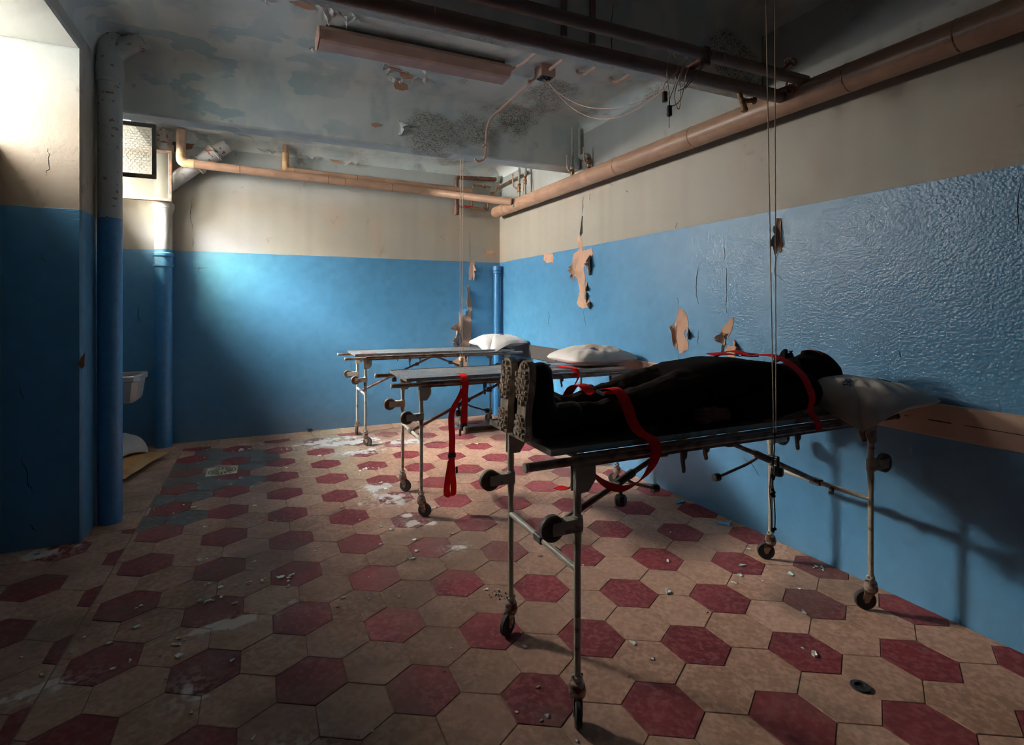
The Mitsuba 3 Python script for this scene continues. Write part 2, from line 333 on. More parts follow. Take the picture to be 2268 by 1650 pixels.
# windows (their daylight comes from an added glowing panel outside each)
def window(key, y0, y1, z0, z1, radiance, label, sky=None):
    xb, xt, y0, y1, z0, z1 = SKY_PANEL[key]; g = np.array([[xb, y0, z0], [xb, y1, z0], [xt, y1, z1], [xt, y0, z1]]); f = [[0, 1, 2], [0, 2, 3]]
    fr = cat(*[tube([(xb, y, z0), (xt, y, z1)], .018, 4) for y in (y0 + .018, y1 - .018)], *[tube([(x, y0, z), (x, y1, z)], .018, 4) for x, z in ((xb, z0 + .018), (xt, z1 - .018))])
    put(key + '__panel_frame', fr, 'm_dark_frame')
    # the added panel glows in three bands, imitating ground, sky and zenith light
    for a, b, rad in ((0, .38, radiance), (.38, .66, sky[0]), (.66, 1, sky[1])):
        if rad: put(key + '__sky_light_panel', (np.array([g[0] + (g[3] - g[0]) * a, g[1] + (g[2] - g[1]) * a, g[1] + (g[2] - g[1]) * b, g[0] + (g[3] - g[0]) * b]), f), 'm_flake_white', label='added glowing panel standing in for the sky', emitter={'type': 'area', 'radiance': {'type': 'rgb', 'value': list(rad)}})
    tag(key, label, kind='structure')
window('window_1', *FW, FAR_PANEL, 'high window of the far left recess with two wired glass sashes swung open', FAR_SKY)
window('window_2', *NW, NEAR_PANEL, 'high window of the near left recess', NEAR_SKY)

def sash(y, x1, z0, z1, frame, label, tilt=0.0):
    """a wired glass casement swung open into the room, square to the left wall"""
    x0 = XA; w = .03; d = .034
    m = cat(box(x0, x1, y - d / 2, y + d / 2, z0, z0 + w, .004), box(x0, x1, y - d / 2, y + d / 2, z1 - w, z1, .004), box(x0, x0 + w, y - d / 2, y + d / 2, z0, z1, .004), box(x1 - w, x1, y - d / 2, y + d / 2, z0, z1, .004))
    k = put('window_1__sash', m, frame, label=label)
    gx0, gx1, gz0, gz1 = x0 + w, x1 - w, z0 + w, z1 - w
    put(k + '__pane', (np.array([[gx0, y, gz0], [gx1, y, gz0], [gx1, y, gz1], [gx0, y, gz1]]), [[0, 1, 2], [0, 2, 3]]), 'm_pane')
    ws = []; s = .0135; hx, hz = s * math.sqrt(3) * 1.25, s * 1.5
    rows = int((gz1 - gz0) / hz) + 2; cols = int((gx1 - gx0) / hx) + 2
    for j in range(rows):
        for i in range(cols):
            cx, cz = gx0 + (i + .5 * (j % 2)) * hx, gz0 + j * hz
            h = [(cx, cz - s), (cx + hx / 2, cz - s / 2), (cx + hx / 2, cz + s / 2), (cx, cz + s)]
            for a, b in zip(h, h[1:]):
                if all(gx0 <= q[0] <= gx1 and gz0 <= q[1] <= gz1 for q in (a, b)):
                    ws.append(tube([(a[0], y + .003, a[1]), (b[0], y + .003, b[1])], .0013, 3, False))
    put(k + '__wire_mesh', cat(*ws), 'm_wire', kind='stuff', label='hexagonal wire in the glass')
sash(5.09, -.806, 2.43, 2.865, 'm_dark_frame', 'front sash with a thick black frame')
sash(6.20, -.848, 2.44, 2.945, 'm_rust_frame', 'rear sash with a rusty brown frame')

# ------------------------------------------------------------------ floor
put('floor', box(XF, XW + .2, -4.75, YW + .2, -.12, -.003), 'm_grout', kind='structure', label='floor of red and tan hexagonal cement tiles strewn with paint chips')
PATCH_RIGHT = [[(4.486,2.095),(4.448,2.092),(4.394,2.014),(4.405,1.946),(4.289,1.952),(4.238,1.958),(4.218,1.906),(4.228,1.873),(4.31,1.834),(4.373,1.793),(4.377,1.747),(4.352,1.677),(4.362,1.62),(4.352,1.562),(4.369,1.477),(4.269,1.464),(4.258,1.396),(4.352,1.393),(4.394,1.382),(4.47,1.408),(4.508,1.443),(4.47,1.507),(4.448,1.554),(4.47,1.624),(4.499,1.684),(4.56,1.723),(4.594,1.755),(4.548,1.779),(4.56,1.806),(4.589,1.82),(4.583,1.891),(4.56,1.931),(4.492,1.949),(4.459,1.975),(4.486,2.036)],[(3.075,1.388),(3.047,1.39),(3.016,1.371),(2.985,1.332),(2.975,1.297),(2.973,1.254),(3.003,1.236),(3.018,1.213),(3.003,1.175),(2.979,1.15),(2.973,1.09),(3.068,1.054),(3.08,1.117),(3.097,1.161),(3.136,1.195),(3.139,1.244),(3.11,1.249),(3.093,1.339)],[(2.57,1.337),(2.563,1.3),(2.577,1.244),(2.595,1.22),(2.613,1.194),(2.645,1.213),(2.678,1.232),(2.656,1.261),(2.605,1.31)],[(2.615,1.149),(2.575,1.142),(2.519,1.141),(2.524,1.116),(2.548,1.103),(2.553,1.064),(2.605,1.058),(2.623,1.095),(2.639,1.096)],[(5.188,1.982),(4.999,1.974),(4.965,1.934),(4.981,1.871),(5.133,1.885),(5.196,1.923)]]
PATCH_BACK = [[(2.392,1.985),(2.419,1.984),(2.435,1.961),(2.424,1.887),(2.41,1.817),(2.384,1.743),(2.353,1.747),(2.351,1.847),(2.35,1.9),(2.368,1.94),(2.369,1.978)],[(2.36,1.639),(2.364,1.562),(2.392,1.473),(2.401,1.408),(2.392,1.361),(2.374,1.323),(2.386,1.161),(2.378,1.068),(2.369,0.945),(2.36,0.899),(2.327,0.869),(2.222,0.869),(2.254,0.979),(2.23,1.117),(2.217,1.285),(2.215,1.369),(2.327,1.377),(2.339,1.515)],[(2.584,2.122),(2.621,2.124),(2.696,2.142),(2.694,2.076),(2.681,2.05),(2.638,2.041),(2.609,2.053),(2.58,2.06)],[(2.36,0.857),(2.329,0.708),(2.335,0.621),(2.208,0.644),(2.13,0.716),(2.226,0.77),(2.323,0.777)],[(-0.091,3.231),(0.226,3.248),(0.189,3.193),(0.043,3.175),(-0.069,3.195)],[(0.486,3.231),(0.681,3.235),(0.715,3.203),(0.51,3.203)],[(0.627,3.135),(0.715,3.177),(0.881,3.186),(0.916,3.159),(0.866,3.069),(0.745,3.055),(0.631,3.094)]]
PATCH_CEIL = [[(0.801,3.895),(0.846,3.86),(0.875,3.888),(0.859,3.917),(0.82,3.928)],[(0.909,4.011),(0.98,4.001),(1.001,4.037),(1.025,4.01),(1.018,4.107),(0.984,4.123),(0.946,4.093)],[(0.913,4.196),(0.97,4.194),(1.03,4.233),(1.055,4.308),(1.009,4.364),(0.951,4.338),(0.928,4.28)],[(0.82,3.957),(0.895,3.973),(0.928,3.987),(0.918,4.022),(0.842,4.005)],[(0.118,3.361),(0.189,3.314),(0.253,3.345),(0.269,3.39),(0.219,3.403),(0.156,3.39)]]
PATCH_BEAM = [[(0.777,2.903),(0.822,2.913),(0.873,2.904),(0.835,2.885),(0.809,2.869),(0.783,2.878)]]
CHIPS = [(-0.338,3.39,0.053),(-0.066,3.244,0.031),(-0.265,3.082,0.048),(-0.205,3.02,0.032),(-0.084,3.015,0.065),(-0.025,3.005,0.049),(0.064,2.999,0.09),(-0.25,2.906,0.068),(-0.198,2.921,0.023),(-0.139,2.83,0.034),(-0.55,2.975,0.015),(-0.532,2.989,0.021),(-0.513,2.795,0.035),(-0.491,2.547,0.025),(-0.338,2.632,0.047),(-0.338,2.585,0.04),(-0.315,2.497,0.045),(-0.125,2.375,0.025),(-0.539,2.518,0.018),(-0.773,2.581,0.03),(-0.891,2.752,0.018),(-0.797,2.461,0.011),(-0.236,2.129,0.014),(-0.035,1.921,0.026),(-0.153,2.614,0.007),(0.344,2.348,0.01),(-0.592,2.714,0.03),(0.099,2.889,0.028),(0.334,2.665,0.023),(0.298,2.599,0.019),(-0.7,2.805,0.008),(-0.716,2.704,0.008),(1.944,5.107,0.071),(0.255,3.245,0.024),(0.099,2.89,0.028),(0.478,3.873,0.027),(0.73,4.079,0.029),(0.661,3.426,0.025),(0.716,3.354,0.035),(1.039,3.137,0.03),(0.806,3.148,0.033),(0.776,3.001,0.048),(0.731,2.919,0.054),(0.609,3.176,0.021),(0.874,2.783,0.017),(0.987,2.448,0.024),(1.396,2.655,0.039),(0.888,3.831,0.05),(1.057,3.592,0.058),(0.825,4.279,0.039),(0.789,4.709,0.096),(1.041,2.424,0.015),(0.446,2.601,0.017),(0.581,2.566,0.019),(0.332,2.667,0.019),(0.299,2.597,0.016),(-0.058,6.005,0.061),(0.408,5.907,0.068),(0.183,5.669,0.07),(0.118,5.637,0.029),(-0.231,5.836,0.093),(-0.193,4.88,0.078),(-0.25,4.729,0.047),(-0.099,4.599,0.046),(-0.041,4.69,0.057),(-0.46,4.304,0.037),(-0.679,4.447,0.025),(-0.711,4.384,0.018),(-0.534,4.388,0.021),(0.479,3.872,0.029),(0.729,4.08,0.027),(0.821,4.283,0.047),(-0.34,3.392,0.046),(-0.357,3.891,0.027),(-0.006,4.078,0.029),(-0.071,4.162,0.034),(0.452,5.314,0.034),(0.224,5.117,0.027),(0.158,5.039,0.031),(0.66,3.443,0.019),(0.79,4.71,0.072),(0.827,4.127,0.055),(2.006,2.307,0.038),(2.334,2.096,0.042),(2.24,2.023,0.031),(2.148,1.983,0.035),(2.493,1.926,0.036),(1.787,2.056,0.038),(2.528,2.221,0.03),(2.239,1.659,0.032),(1.997,1.482,0.025),(2.005,1.436,0.035),(1.392,1.688,0.021),(2.706,1.899,0.065),(0.908,1.741,0.019),(0.874,1.604,0.021),(0.843,1.595,0.016),(0.784,1.661,0.012),(0.967,1.967,0.023),(1.382,1.804,0.033),(1.392,1.686,0.02),(0.62,1.967,0.013),(1.243,1.652,0.015),(0.91,1.473,0.014),(0.989,2.448,0.022),(0.447,2.233,0.009),(0.685,2.089,0.01),(0.334,2.667,0.02),(0.58,2.566,0.018),(0.272,1.789,0.007)]
BLUE_CHIPS = [(2.692,2.96,0.091),(2.689,2.554,0.105),(2.398,6.2,0.169),(-1.184,3.883,0.031)]
BIGCHIP = [(1.622,3.916,0.093)]
DARK = [(-0.69,4.63),(-0.5,4.57),(-0.42,4.76),(-0.68,5.07),(-0.52,5.43),(-0.69,5.47),(-0.47,5.9),(-0.6,5.91),(-0.09,5.19),(-0.07,4.79),(-0.14,5.7),(-0.39,5.7),(-0.65,4.11),(-0.46,4.15),(-0.54,4.94),(-0.46,4.97),(-0.19,4.85),(-0.07,5.42)]


O2 = np.array([.5212, 1.9138]); A1 = np.array([.3681, -.2224]); A2 = np.array([-.0056, .4431])
B1, B2 = (2 * A1 + A2) / 3, (A1 + 2 * A2) / 3
HEX = np.array([A2, A1 + A2, A1, -A2, -A1 - A2, -A1]) / 3
def tile_mesh(pts, lift):
    """a flat tile with a narrow chamfer, its joint recessed around it"""
    pg = Polygon(pts).buffer(-.0012, join_style=2)
    if pg.is_empty or pg.geom_type != 'Polygon' or pg.area < 2e-4: return None
    inn = pg.buffer(-.0018, join_style=2)
    if inn.is_empty or inn.geom_type != 'Polygon' or len(inn.exterior.coords) != len(pg.exterior.coords): inn = pg
    a = np.array(pg.exterior.coords)[:-1]; b = np.array(inn.exterior.coords)[:-1]
    if not pg.exterior.is_ccw: a, b = a[::-1], b[::-1]
    n = len(a); V = np.vstack([np.c_[a, np.full(n, -.008)], np.c_[a, np.full(n, lift - .0014)], np.c_[b, np.full(n, lift)]]); F = []
    for o in (0, n):
        for i in range(n):
            j = (i + 1) % n; F += [[o + i, o + j, o + n + j], [o + i, o + n + j, o + n + i]]
    F += [[2 * n, 2 * n + i, 2 * n + i + 1] for i in range(1, n - 1)]
    return trimesh.Trimesh(V, F, process=False)
def in_view(x, y, m=1.05):
    d = math.sin(YAW) * x + math.cos(YAW) * y
    if d < .5: return 0
    l = math.cos(YAW) * x - math.sin(YAW) * y; v = 680 + 1180 * 1.4 / d
    return 1 / d ** 3 if abs(l / d) < .961 * m + .12 / d and v < 1650 + 160 / d else 0
FIELD = sbox(-.745, -1.2, XW - .002, 6.14); NEAR_STRIP = sbox(-1.37, -1.2, -.749, 4.05)
dark = np.array(DARK); tiles = []
for i in range(-26, 40):
    for j in range(-26, 40):
        c = O2 + i * B1 + j * B2
        if not (-2 < c[0] < 3 and -1.3 < c[1] < 6.5): continue
        red = (i - j) % 3 == 0
        near = np.linalg.norm(dark - c, axis=1).min() < .115 and c[1] > 4
        m = ('m_tile_worn' if red else 'm_tile_dark') if near else 'm_tile_red%d' % rng.integers(2) if red else 'm_tile_tan%d' % rng.integers(3)
        for region, off in ((FIELD, (0, 0)), (NEAR_STRIP, (-.10, .17))):
            pg = Polygon(c + np.array(off) + HEX).intersection(region)
            if pg.is_empty or pg.geom_type != 'Polygon': continue
            tm = tile_mesh(np.array(pg.exterior.coords)[:-1], float(rng.normal(0, .0004)))
            if tm is not None: tiles.append((in_view(*(c + np.array(off))), tm, m, None))
for k in range(11):                                                     # border courses of oblong tiles
    for x0, x1 in ((-1.41, -1.085), (-1.082, -.749)):
        y0 = 4.055 + .34 * k + (.1 if x0 < -1.2 else 0); y1 = min(y0 + .337, YW)
        if y1 - y0 > .03: tiles.append((in_view(x0 + .16, y0 + .1), tile_mesh([(x0, y0), (x1, y0), (x1, y1), (x0, y1)], float(rng.normal(0, .0004))), 'm_tile_tan%d' % rng.integers(3), None))
for k in range(12):
    x0 = -.745 + .30 * k; x1 = min(x0 + .298, XW)
    if x1 - x0 > .03: tiles.append((in_view(x0 + .1, 6.28), tile_mesh([(x0, 6.143), (x1, 6.143), (x1, YW), (x0, YW)], float(rng.normal(0, .0004))), 'm_tile_tan%d' % rng.integers(3), None))
tiles.sort(key=lambda t: -t[0])
seen = [t for t in tiles if t[0] > 0][:300]
for _, tm, m, _ in seen: put('floor__tile', tm, m)
rest = {}
for t in tiles:
    if not any(t[1] is s[1] for s in seen): rest.setdefault(t[2], []).append(t[1])
for i, (m, ms) in enumerate(sorted(rest.items())): put('floor__further_tiles__%03d' % (i + 1), cat(*ms), m)
labels['floor__further_tiles'] = {'kind': 'stuff', 'label': 'the remaining floor tiles'}
# cast floor drain with its pierced rosette
gq = np.array([-.345, 5.165]); gs = .118
m = [box(gq[0] - gs, gq[0] + gs, gq[1] - gs, gq[1] + gs, -.006, .003, .002)]
put('floor_drain', m[0], 'm_grate', label='square cast floor drain with a pierced rosette among the dark grey tiles', cat='floor drain')
sl = []
for k in range(16):
    a = 2 * math.pi * k / 16; d = np.array([math.cos(a), math.sin(a)]); n = np.array([-d[1], d[0]])
    sl.append(poly_plate([gq + d * .03 - n * .003, gq + d * .085 - n * .009, gq + d * .092, gq + d * .085 + n * .009, gq + d * .03 + n * .003], 'xy', .0028, .0008))
rg = Polygon([gq + .106 * np.array([math.cos(t), math.sin(t)]) for t in np.linspace(0, 6.283, 40)]).difference(Polygon([gq + .099 * np.array([math.cos(t), math.sin(t)]) for t in np.linspace(0, 6.283, 40)]))
mm = trimesh.creation.extrude_polygon(rg, .0008); mm.apply_translation((0, 0, .0028)); sl.append(mm)
put('floor_drain__slots', cat(*sl), 'm_crack', label='dark pierced slots')

# ------------------------------------------------------------------ peeling paint
def flap(base, out, along, L, W, curl, plane_n, n=7, m=5):
    """a paint flake still hanging on the wall along one edge: base + along * s on the wall, lifting off in direction out, curling away along plane_n"""
    base, out, along, pn = (np.asarray(q, float) for q in (base, out, along, plane_n))
    G = np.zeros((n, m, 3)); jag = rng.normal(0, 1, m)
    for i in range(n):
        t = i / (n - 1); a = curl * t
        rad = L / max(curl, 1e-3); r_out, r_n = rad * math.sin(a), rad * (1 - math.cos(a)) + .002
        wv = W * (1 - .55 * t * t) * (1 + rng.normal(0, .10))
        for j in range(m):
            s = j / (m - 1) - .5; G[i, j] = base + along * (s * wv + .012 * math.sin(5 * s + 3 * t)) + out * (r_out * (1 + .35 * jag[j] * t)) + pn * (r_n * (1 + .3 * jag[j]) + .006 * math.sin(9 * s))
    return sheet(G, .0016)
for k, pts in enumerate(PATCH_RIGHT):
    put('wall_right__bare_patch', poly_plate(pts, 'yz', XW, .0025, -1, .003), 'm_plaster', label='bare tan plaster where paint has peeled off')
X, Y, Z = np.eye(3)
NX = -X
FL = [((XW, 4.28, 1.80), -Y, Z, .10, .20, 2.0), ((XW, 4.52, 1.79), Y, Z, .07, .16, 1.4), ((XW, 4.555, 1.70), Y, -Z, .05, .09, 1.6), ((XW, 4.34, 1.55), -Y, Z, .045, .20, 1.2), ((XW, 4.28, 1.425), -Y, Z, .06, .07, 1.8),
      ((XW, 3.09, 1.20), Y, Z, .055, .20, 1.8), ((XW, 2.99, 1.215), -Y, Z, .05, .08, 1.3), ((XW, 2.63, 1.18), Y, -Z, .05, .07, 1.8), ((XW, 2.565, 1.145), -Y, Z, .05, .10, 1.2)]
for b, o, a, L, W, c in FL: put('wall_right__paint_flake', flap(b, o, a, L, W, c, NX), 'm_flake')
put('wall_right__paint_flake', flap((XW, 2.205, 1.83), Y, Z, .055, .20, 2.2, NX), 'm_flake', label='curled blue paint flake standing off the wall by the hanging cords')
put('wall_right__bare_patch', poly_plate([(2.21, 1.93), (2.235, 1.93), (2.245, 1.84), (2.215, 1.74), (2.195, 1.76), (2.205, 1.84)], 'yz', XW, .0025, -1, .002), 'm_plaster_dark')
for pts in ([(2.60, 1.225), (2.64, 1.215), (2.655, 1.20), (2.66, 1.15), (2.67, 1.09), (2.655, 1.09), (2.635, 1.15), (2.62, 1.20)], [(4.395, 2.28), (4.405, 2.2), (4.40, 2.12), (4.43, 2.09), (4.45, 2.12), (4.425, 2.2), (4.41, 2.28)]):
    put('wall_right__crack', poly_plate(pts, 'yz', XW, .0028, -1, .002), 'm_crack', label='dark open crack')
for pts in PATCH_BACK:
    put('wall_back__bare_patch', poly_plate(pts, 'xz', YW, .0025, -1, .003), 'm_plaster', label='bare tan plaster where paint has peeled off')
NYm = -Y
for b, o, a, L, W, c in [((2.30, YW, 1.17), -X, Z, .10, .30, 1.2), ((2.225, YW, 1.10), -X, Z, .13, .19, 1.5), ((2.35, YW, 1.55), -X, Z, .05, .28, 1.6), ((2.29, YW, 1.375), -Z, X, .06, .16, .9), ((2.40, YW, 1.86), X, Z, .03, .22, 1.2), ((2.21, YW, .97), -X, Z, .10, .14, 1.3), ((2.22, YW, .84), Z, X, .08, .13, .8)]:
    put('wall_back__paint_flake', flap(b, o, a, L, W, c, NYm), 'm_flake' if c > 1 else 'm_flake_blue')
def crack(parent, plane, at, pts, w, toward):
    P = []
    for a, b in zip(pts, pts[1:]):
        for u in np.linspace(0, 1, 5)[:-1]: P.append(np.array(a) + (np.array(b) - np.array(a)) * u + rng.normal(0, .004, 2))
    P.append(np.array(pts[-1])); P = np.array(P); ww = w * .5 * np.sin(np.linspace(.25, math.pi - .25, len(P))); d = np.gradient(P, axis=0); d /= np.linalg.norm(d, axis=1, keepdims=True); n = np.c_[-d[:, 1], d[:, 0]] * ww[:, None]
    return poly_plate(np.vstack([P + n, (P - n)[::-1]]), plane, at, .0012, toward)
for pts, w in [([(4.39, 1.37), (4.34, 1.2)], .003), ([(3.08, 1.42), (3.085, 1.47)], .003), ([(3.08, 1.05), (3.075, .97)], .002), ([(2.62, 1.36), (2.625, 1.57), (2.62, 1.66)], .0035), ([(2.89, 1.42), (2.90, 1.55), (2.885, 1.64), (2.88, 1.68)], .005), ([(2.88, 1.13), (2.87, 1.24)], .003),
               ([(2.64, 1.72), (2.645, 1.87)], .003), ([(5.10, 1.20), (5.07, 1.30), (5.09, 1.36)], .006), ([(2.19, 1.55), (2.26, 1.60), (2.24, 1.70), (2.22, 1.73)], .003), ([(4.40, 2.46), (4.395, 2.37), (4.40, 2.32)], .006), ([(4.27, 2.47), (4.28, 2.41)], .004), ([(3.10, 1.985), (3.10, 2.03)], .004), ([(1.55, 1.15), (1.56, 1.19)], .004), ([(2.5, .43), (2.42, .41), (2.36, .35)], .003), ([(1.12, 1.70), (1.10, 1.90)], .003), ([(3.98, 2.52), (3.9, 2.47)], .003), ([(3.72, 2.40), (3.69, 2.37)], .004)]:
    put('wall_right__crack', crack('wall_right', 'yz', XW, pts, w, -1), 'm_crack')
for pts, w in [([(-.71, 1.81), (-.64, 1.80), (-.56, 1.815)], .004), ([(-.64, 1.83), (-.645, 1.74)], .003), ([(-.70, 2.2), (-.72, 2.4), (-.70, 2.52)], .004), ([(-.69, 2.02), (-.70, 2.12)], .003), ([(2.365, 2.0), (2.36, 2.35)], .004), ([(2.52, 1.94), (2.535, 1.87)], .003), ([(2.56, 2.16), (2.57, 2.10)], .003), ([(-1.16, 1.42), (-1.17, 1.30), (-1.15, 1.25)], .006)]:
    put('wall_back__crack', crack('wall_back', 'xz', YW, pts, w, -1), 'm_crack')
for pts, w in [([(-1.16, 2.33), (-1.155, 2.24), (-1.165, 2.17)], .003), ([(-1.27, .55), (-1.25, .38), (-1.22, .33)], .004), ([(-1.19, 1.72), (-1.17, 1.66)], .003), ([(-1.29, .95), (-1.27, .87)], .003), ([(-1.24, .14), (-1.215, .10)], .006)]:
    put('wall_left__crack', crack('wall_left', 'xz', NW[1], pts, w, -1), 'm_crack')
put('wall_left__bare_patch', poly_plate([(-1.002, 1.10), (-.985, 1.13), (-.985, 1.05), (-1.0, 1.03), (-1.02, 1.07)], 'xz', NW[1], .004, -1, .002), 'm_plaster_dark', label='chipped brown spot on the pier edge')
for k, pts in enumerate(PATCH_CEIL):
    put('ceiling__bare_patch', poly_plate(pts, 'xy', CZ, .003, -1, .004), 'm_plaster', label='bare pink plaster where ceiling paint has peeled off')
for k, pts in enumerate(PATCH_BEAM):
    put('ceiling__beam_001__bare_patch', poly_plate(pts, 'xz', 4.435, .003, -1, .003), 'm_plaster')
put('ceiling__beam_001__paint_flake', flap((1.0, 4.435, 2.90), X, Z, .05, .12, 1.3, NYm), 'm_ceiling')
put('ceiling__beam__crack', crack('b', 'xz', 2.335, [(1.66, 2.66), (1.655, 2.80), (1.66, 3.0)], .004, -1), 'm_crack')
def hang(x, y, dx, dy, L, W, c, mat='m_flake_white'):
    d = np.array([dx, dy, 0.]); d /= np.linalg.norm(d)
    put('ceiling__paint_flake', flap((x, y, CZ), d, np.array([-d[1], d[0], 0.]), L * .62, W * .8, c * .8, -Z, 7, 6), mat)
for a in [(.86, 4.0, -1, .2, .10, .06, 1.9), (1.03, 3.72, 1, .1, .10, .07, 1.7), (1.06, 3.92, 1, -.2, .10, .07, 2.1), (1.06, 4.08, -1, -.1, .08, .06, 2.0), (1.10, 4.06, 1, .3, .07, .05, 2.2), (.80, 3.75, -1, .3, .07, .04, 2.2), (.80, 3.95, -.6, .7, .06, .05, 2.), (.32, 3.33, .2, 1, .13, .07, 1.3), (.36, 3.36, -.3, 1, .12, .06, 1.5), (.16, 3.05, .7, .6, .09, .05, 1.9), (.62, 3.62, .8, .4, .06, .04, 1.7), (.90, 3.60, .9, .2, .07, .05, 2.), (.88, 4.15, .7, .4, .05, .04, 1.8), (.94, 4.14, .2, .8, .05, .04, 1.8), (.27, 3.9, .8, .3, .04, .03, 1.8), (-.02, 3.4, .8, .3, .05, .03, 1.6)]: hang(*a)
hang(.44, 3.34, .15, 1, .13, .10, .9, 'm_ceiling')
for x, z, w in [(-.02, 3.16, .14), (.04, 3.15, .12), (.32, 3.14, .10), (.5, 3.13, .14), (.2, 3.15, .1), (.85, 3.11, .12), (.93, 3.1, .1)]:
    put('wall_back__paint_flake', flap((x, YW, z), -Z, X, .09, w, 1.3, NYm), 'm_flake_white')
put('wall_back__bare_patch', poly_plate([(-.85, 3.0), (-.70, 3.05), (-.66, 3.14), (-.86, 3.16), (-1.0, 3.12), (-1.02, 2.98), (-.95, 2.93)], 'xz', YW, .003, -1, .006), 'm_rust', label='rusty brown breakout around the pipes')
put('wall_back__bare_patch', poly_plate([(-.46, 3.10), (-.36, 3.17), (-.25, 3.17), (-.30, 3.10)], 'xz', YW, .003, -1, .006), 'm_plaster')
# paint chips on the floor: each one a thing of its own
def chip_words(x, y, mat):
    tone = {'m_chip': 'white', 'm_chip_green': 'pale greenish', 'm_chip_pink': 'pinkish'}[mat]
    where = 'on the tiles along the back wall' if y > 5.6 else 'among the dark grey tiles near the drain' if x < .1 and y > 4.3 else 'around the two farther trolleys' if y > 3.2 and x > .6 else 'on the open floor left of the middle trolley' if y > 2.9 else 'on the open floor left of the near trolley' if x < .85 else 'under or just behind the near trolley' if y > 1.45 else 'in the right foreground before the near trolley'
    return 'small %s chip of fallen paint %s' % (tone, where), '%s paint chips %s' % (tone, where)
def chip(x, y, s, mat, name, label, cat_, group=None, th=.0025):
    if name == 'paint_chip': label, group = chip_words(x, y, mat)
    n = int(rng.integers(4, 8)); a = np.sort(rng.uniform(0, 2 * math.pi, n) * .35 + np.arange(n) * 2 * math.pi / n); r = s * .5 * rng.uniform(.55, 1.05, n); st = rng.uniform(.45, 1.0); ro = rng.uniform(0, math.pi)
    p = np.c_[np.cos(a) * r, np.sin(a) * r * st]; c, q = math.cos(ro), math.sin(ro); p = p @ np.array([[c, q], [-q, c]])
    V = np.vstack([np.c_[p, np.full(n, .0004)], [[0, 0, .0004]], np.c_[p, th + s * rng.uniform(0, .14, n)], [[0, 0, th]]]); F = []
    for i in range(n):
        j = (i + 1) % n; F += [[n, j, i], [2 * n + 1, n + 1 + i, n + 1 + j], [i, j, n + 1 + j], [i, n + 1 + j, n + 1 + i]]
    V = V + np.array([x, y, .0008])
    put(name, trimesh.Trimesh(V, F, process=False), mat, label=label, cat=cat_, group=group)
for k, (x, y, s) in enumerate(CHIPS):
    if x > XW - .05: continue
    mt = ('m_chip', 'm_chip', 'm_chip_green', 'm_chip', 'm_chip_pink')[k % 5] if y > 2.4 else ('m_chip_green', 'm_chip', 'm_chip_green')[k % 3]
    if s > .045:
        for q in range(4): chip(x + rng.normal(0, s * .42), y + rng.normal(0, s * .3), s * rng.uniform(.2, .42), mt, 'paint_chip', 'small pale chip of fallen paint lying on the tiled floor', 'paint chip', 'pale paint chips scattered over the floor')
        s *= .55
    chip(x, y, max(s, .012) * 1.3, mt, 'paint_chip', 'small pale chip of fallen paint lying on the tiled floor', 'paint chip', 'pale paint chips scattered over the floor')
for k in range(60):
    x, y = rng.uniform(-.6, 2.6), rng.uniform(1.6, 6.2)
    chip(x, y, rng.uniform(.008, .022), ('m_chip', 'm_chip_green', 'm_chip')[k % 3], 'paint_chip', 'small pale chip of fallen paint lying on the tiled floor', 'paint chip', 'pale paint chips scattered over the floor')
for x, y, s in BIGCHIP: chip(x + .02, y, s * 1.1, 'm_flake_white', 'plaster_shard', 'largest white pointed shard lying behind the raised wheel of the near trolley', 'plaster shard', th=.008)
for lab, (x, y, s) in zip(('flat blue paint flake by the right wall, the farther of two', 'flat blue paint flake by the right wall, the nearer of two', 'pale blue flake on the floor below the far trolley and red strap', 'tiny bright blue flake at the foot of the left pier'), [BLUE_CHIPS[0], BLUE_CHIPS[1], (2.02, 5.95, .09), (-1.18, 3.86, .04)]):
    chip(x, y, s * 1.3, 'm_chip_blue', 'blue_paint_flake', lab, 'paint flake')
put('ring_washer', lathe([(.019, .0), (.032, .0), (.033, .003), (.032, .006), (.019, .006), (.019, .0)], (1.985, 1.245, .0015)), 'm_black', 30, label='flat black ring lying on the floor below the right end of the near trolley', cat='ring')
put('rubble_heap', cat(*[trimesh.creation.icosphere(1, r).apply_translation((x, y, r * .6)) for x, y, r in zip(rng.normal(1.03, .035, 26), rng.normal(2.38, .025, 26), rng.uniform(.0015, .0045, 26))]), 'm_rubber', kind='stuff', label='small dark heap of dirt crumbs beside the far front leg of the near trolley', cat='dirt')

# ------------------------------------------------------------------ pipes
def ring(P, i, r, w=.006):
    """a thin band round the pipe centreline P at index i"""
    P = np.asarray(P, float); t = P[min(i + 1, len(P) - 1)] - P[max(i - 1, 0)]; t /= np.linalg.norm(t); return tube([P[i] - t * w / 2, P[i] + t * w / 2], r, 24)
def line(a, b, n=2): return np.asarray(a, float) + np.linspace(0, 1, n)[:, None] * (np.asarray(b, float) - np.asarray(a, float))
# the big insulated pipe along the right wall
def bigz(y): return 2.531 + .0123 * y
BP = lambda y: (2.66, y, bigz(y))
put('insulated_pipe', tube([BP(-1.5), BP(6.25), (2.66, 6.31, bigz(6.3))], [.071, .071, .050], 40), 'm_pipe_tan', 30, label='large tan insulated pipe running the length of the right wall', cat='pipe')
for y in (5.92, 3.66, 2.79, 1.72, 1.25): put('insulated_pipe__band', lathe([(.0712, -.004), (.0728, -.002), (.0728, .002), (.0712, .004)], BP(y), 'y', 40), 'm_brass', 30)
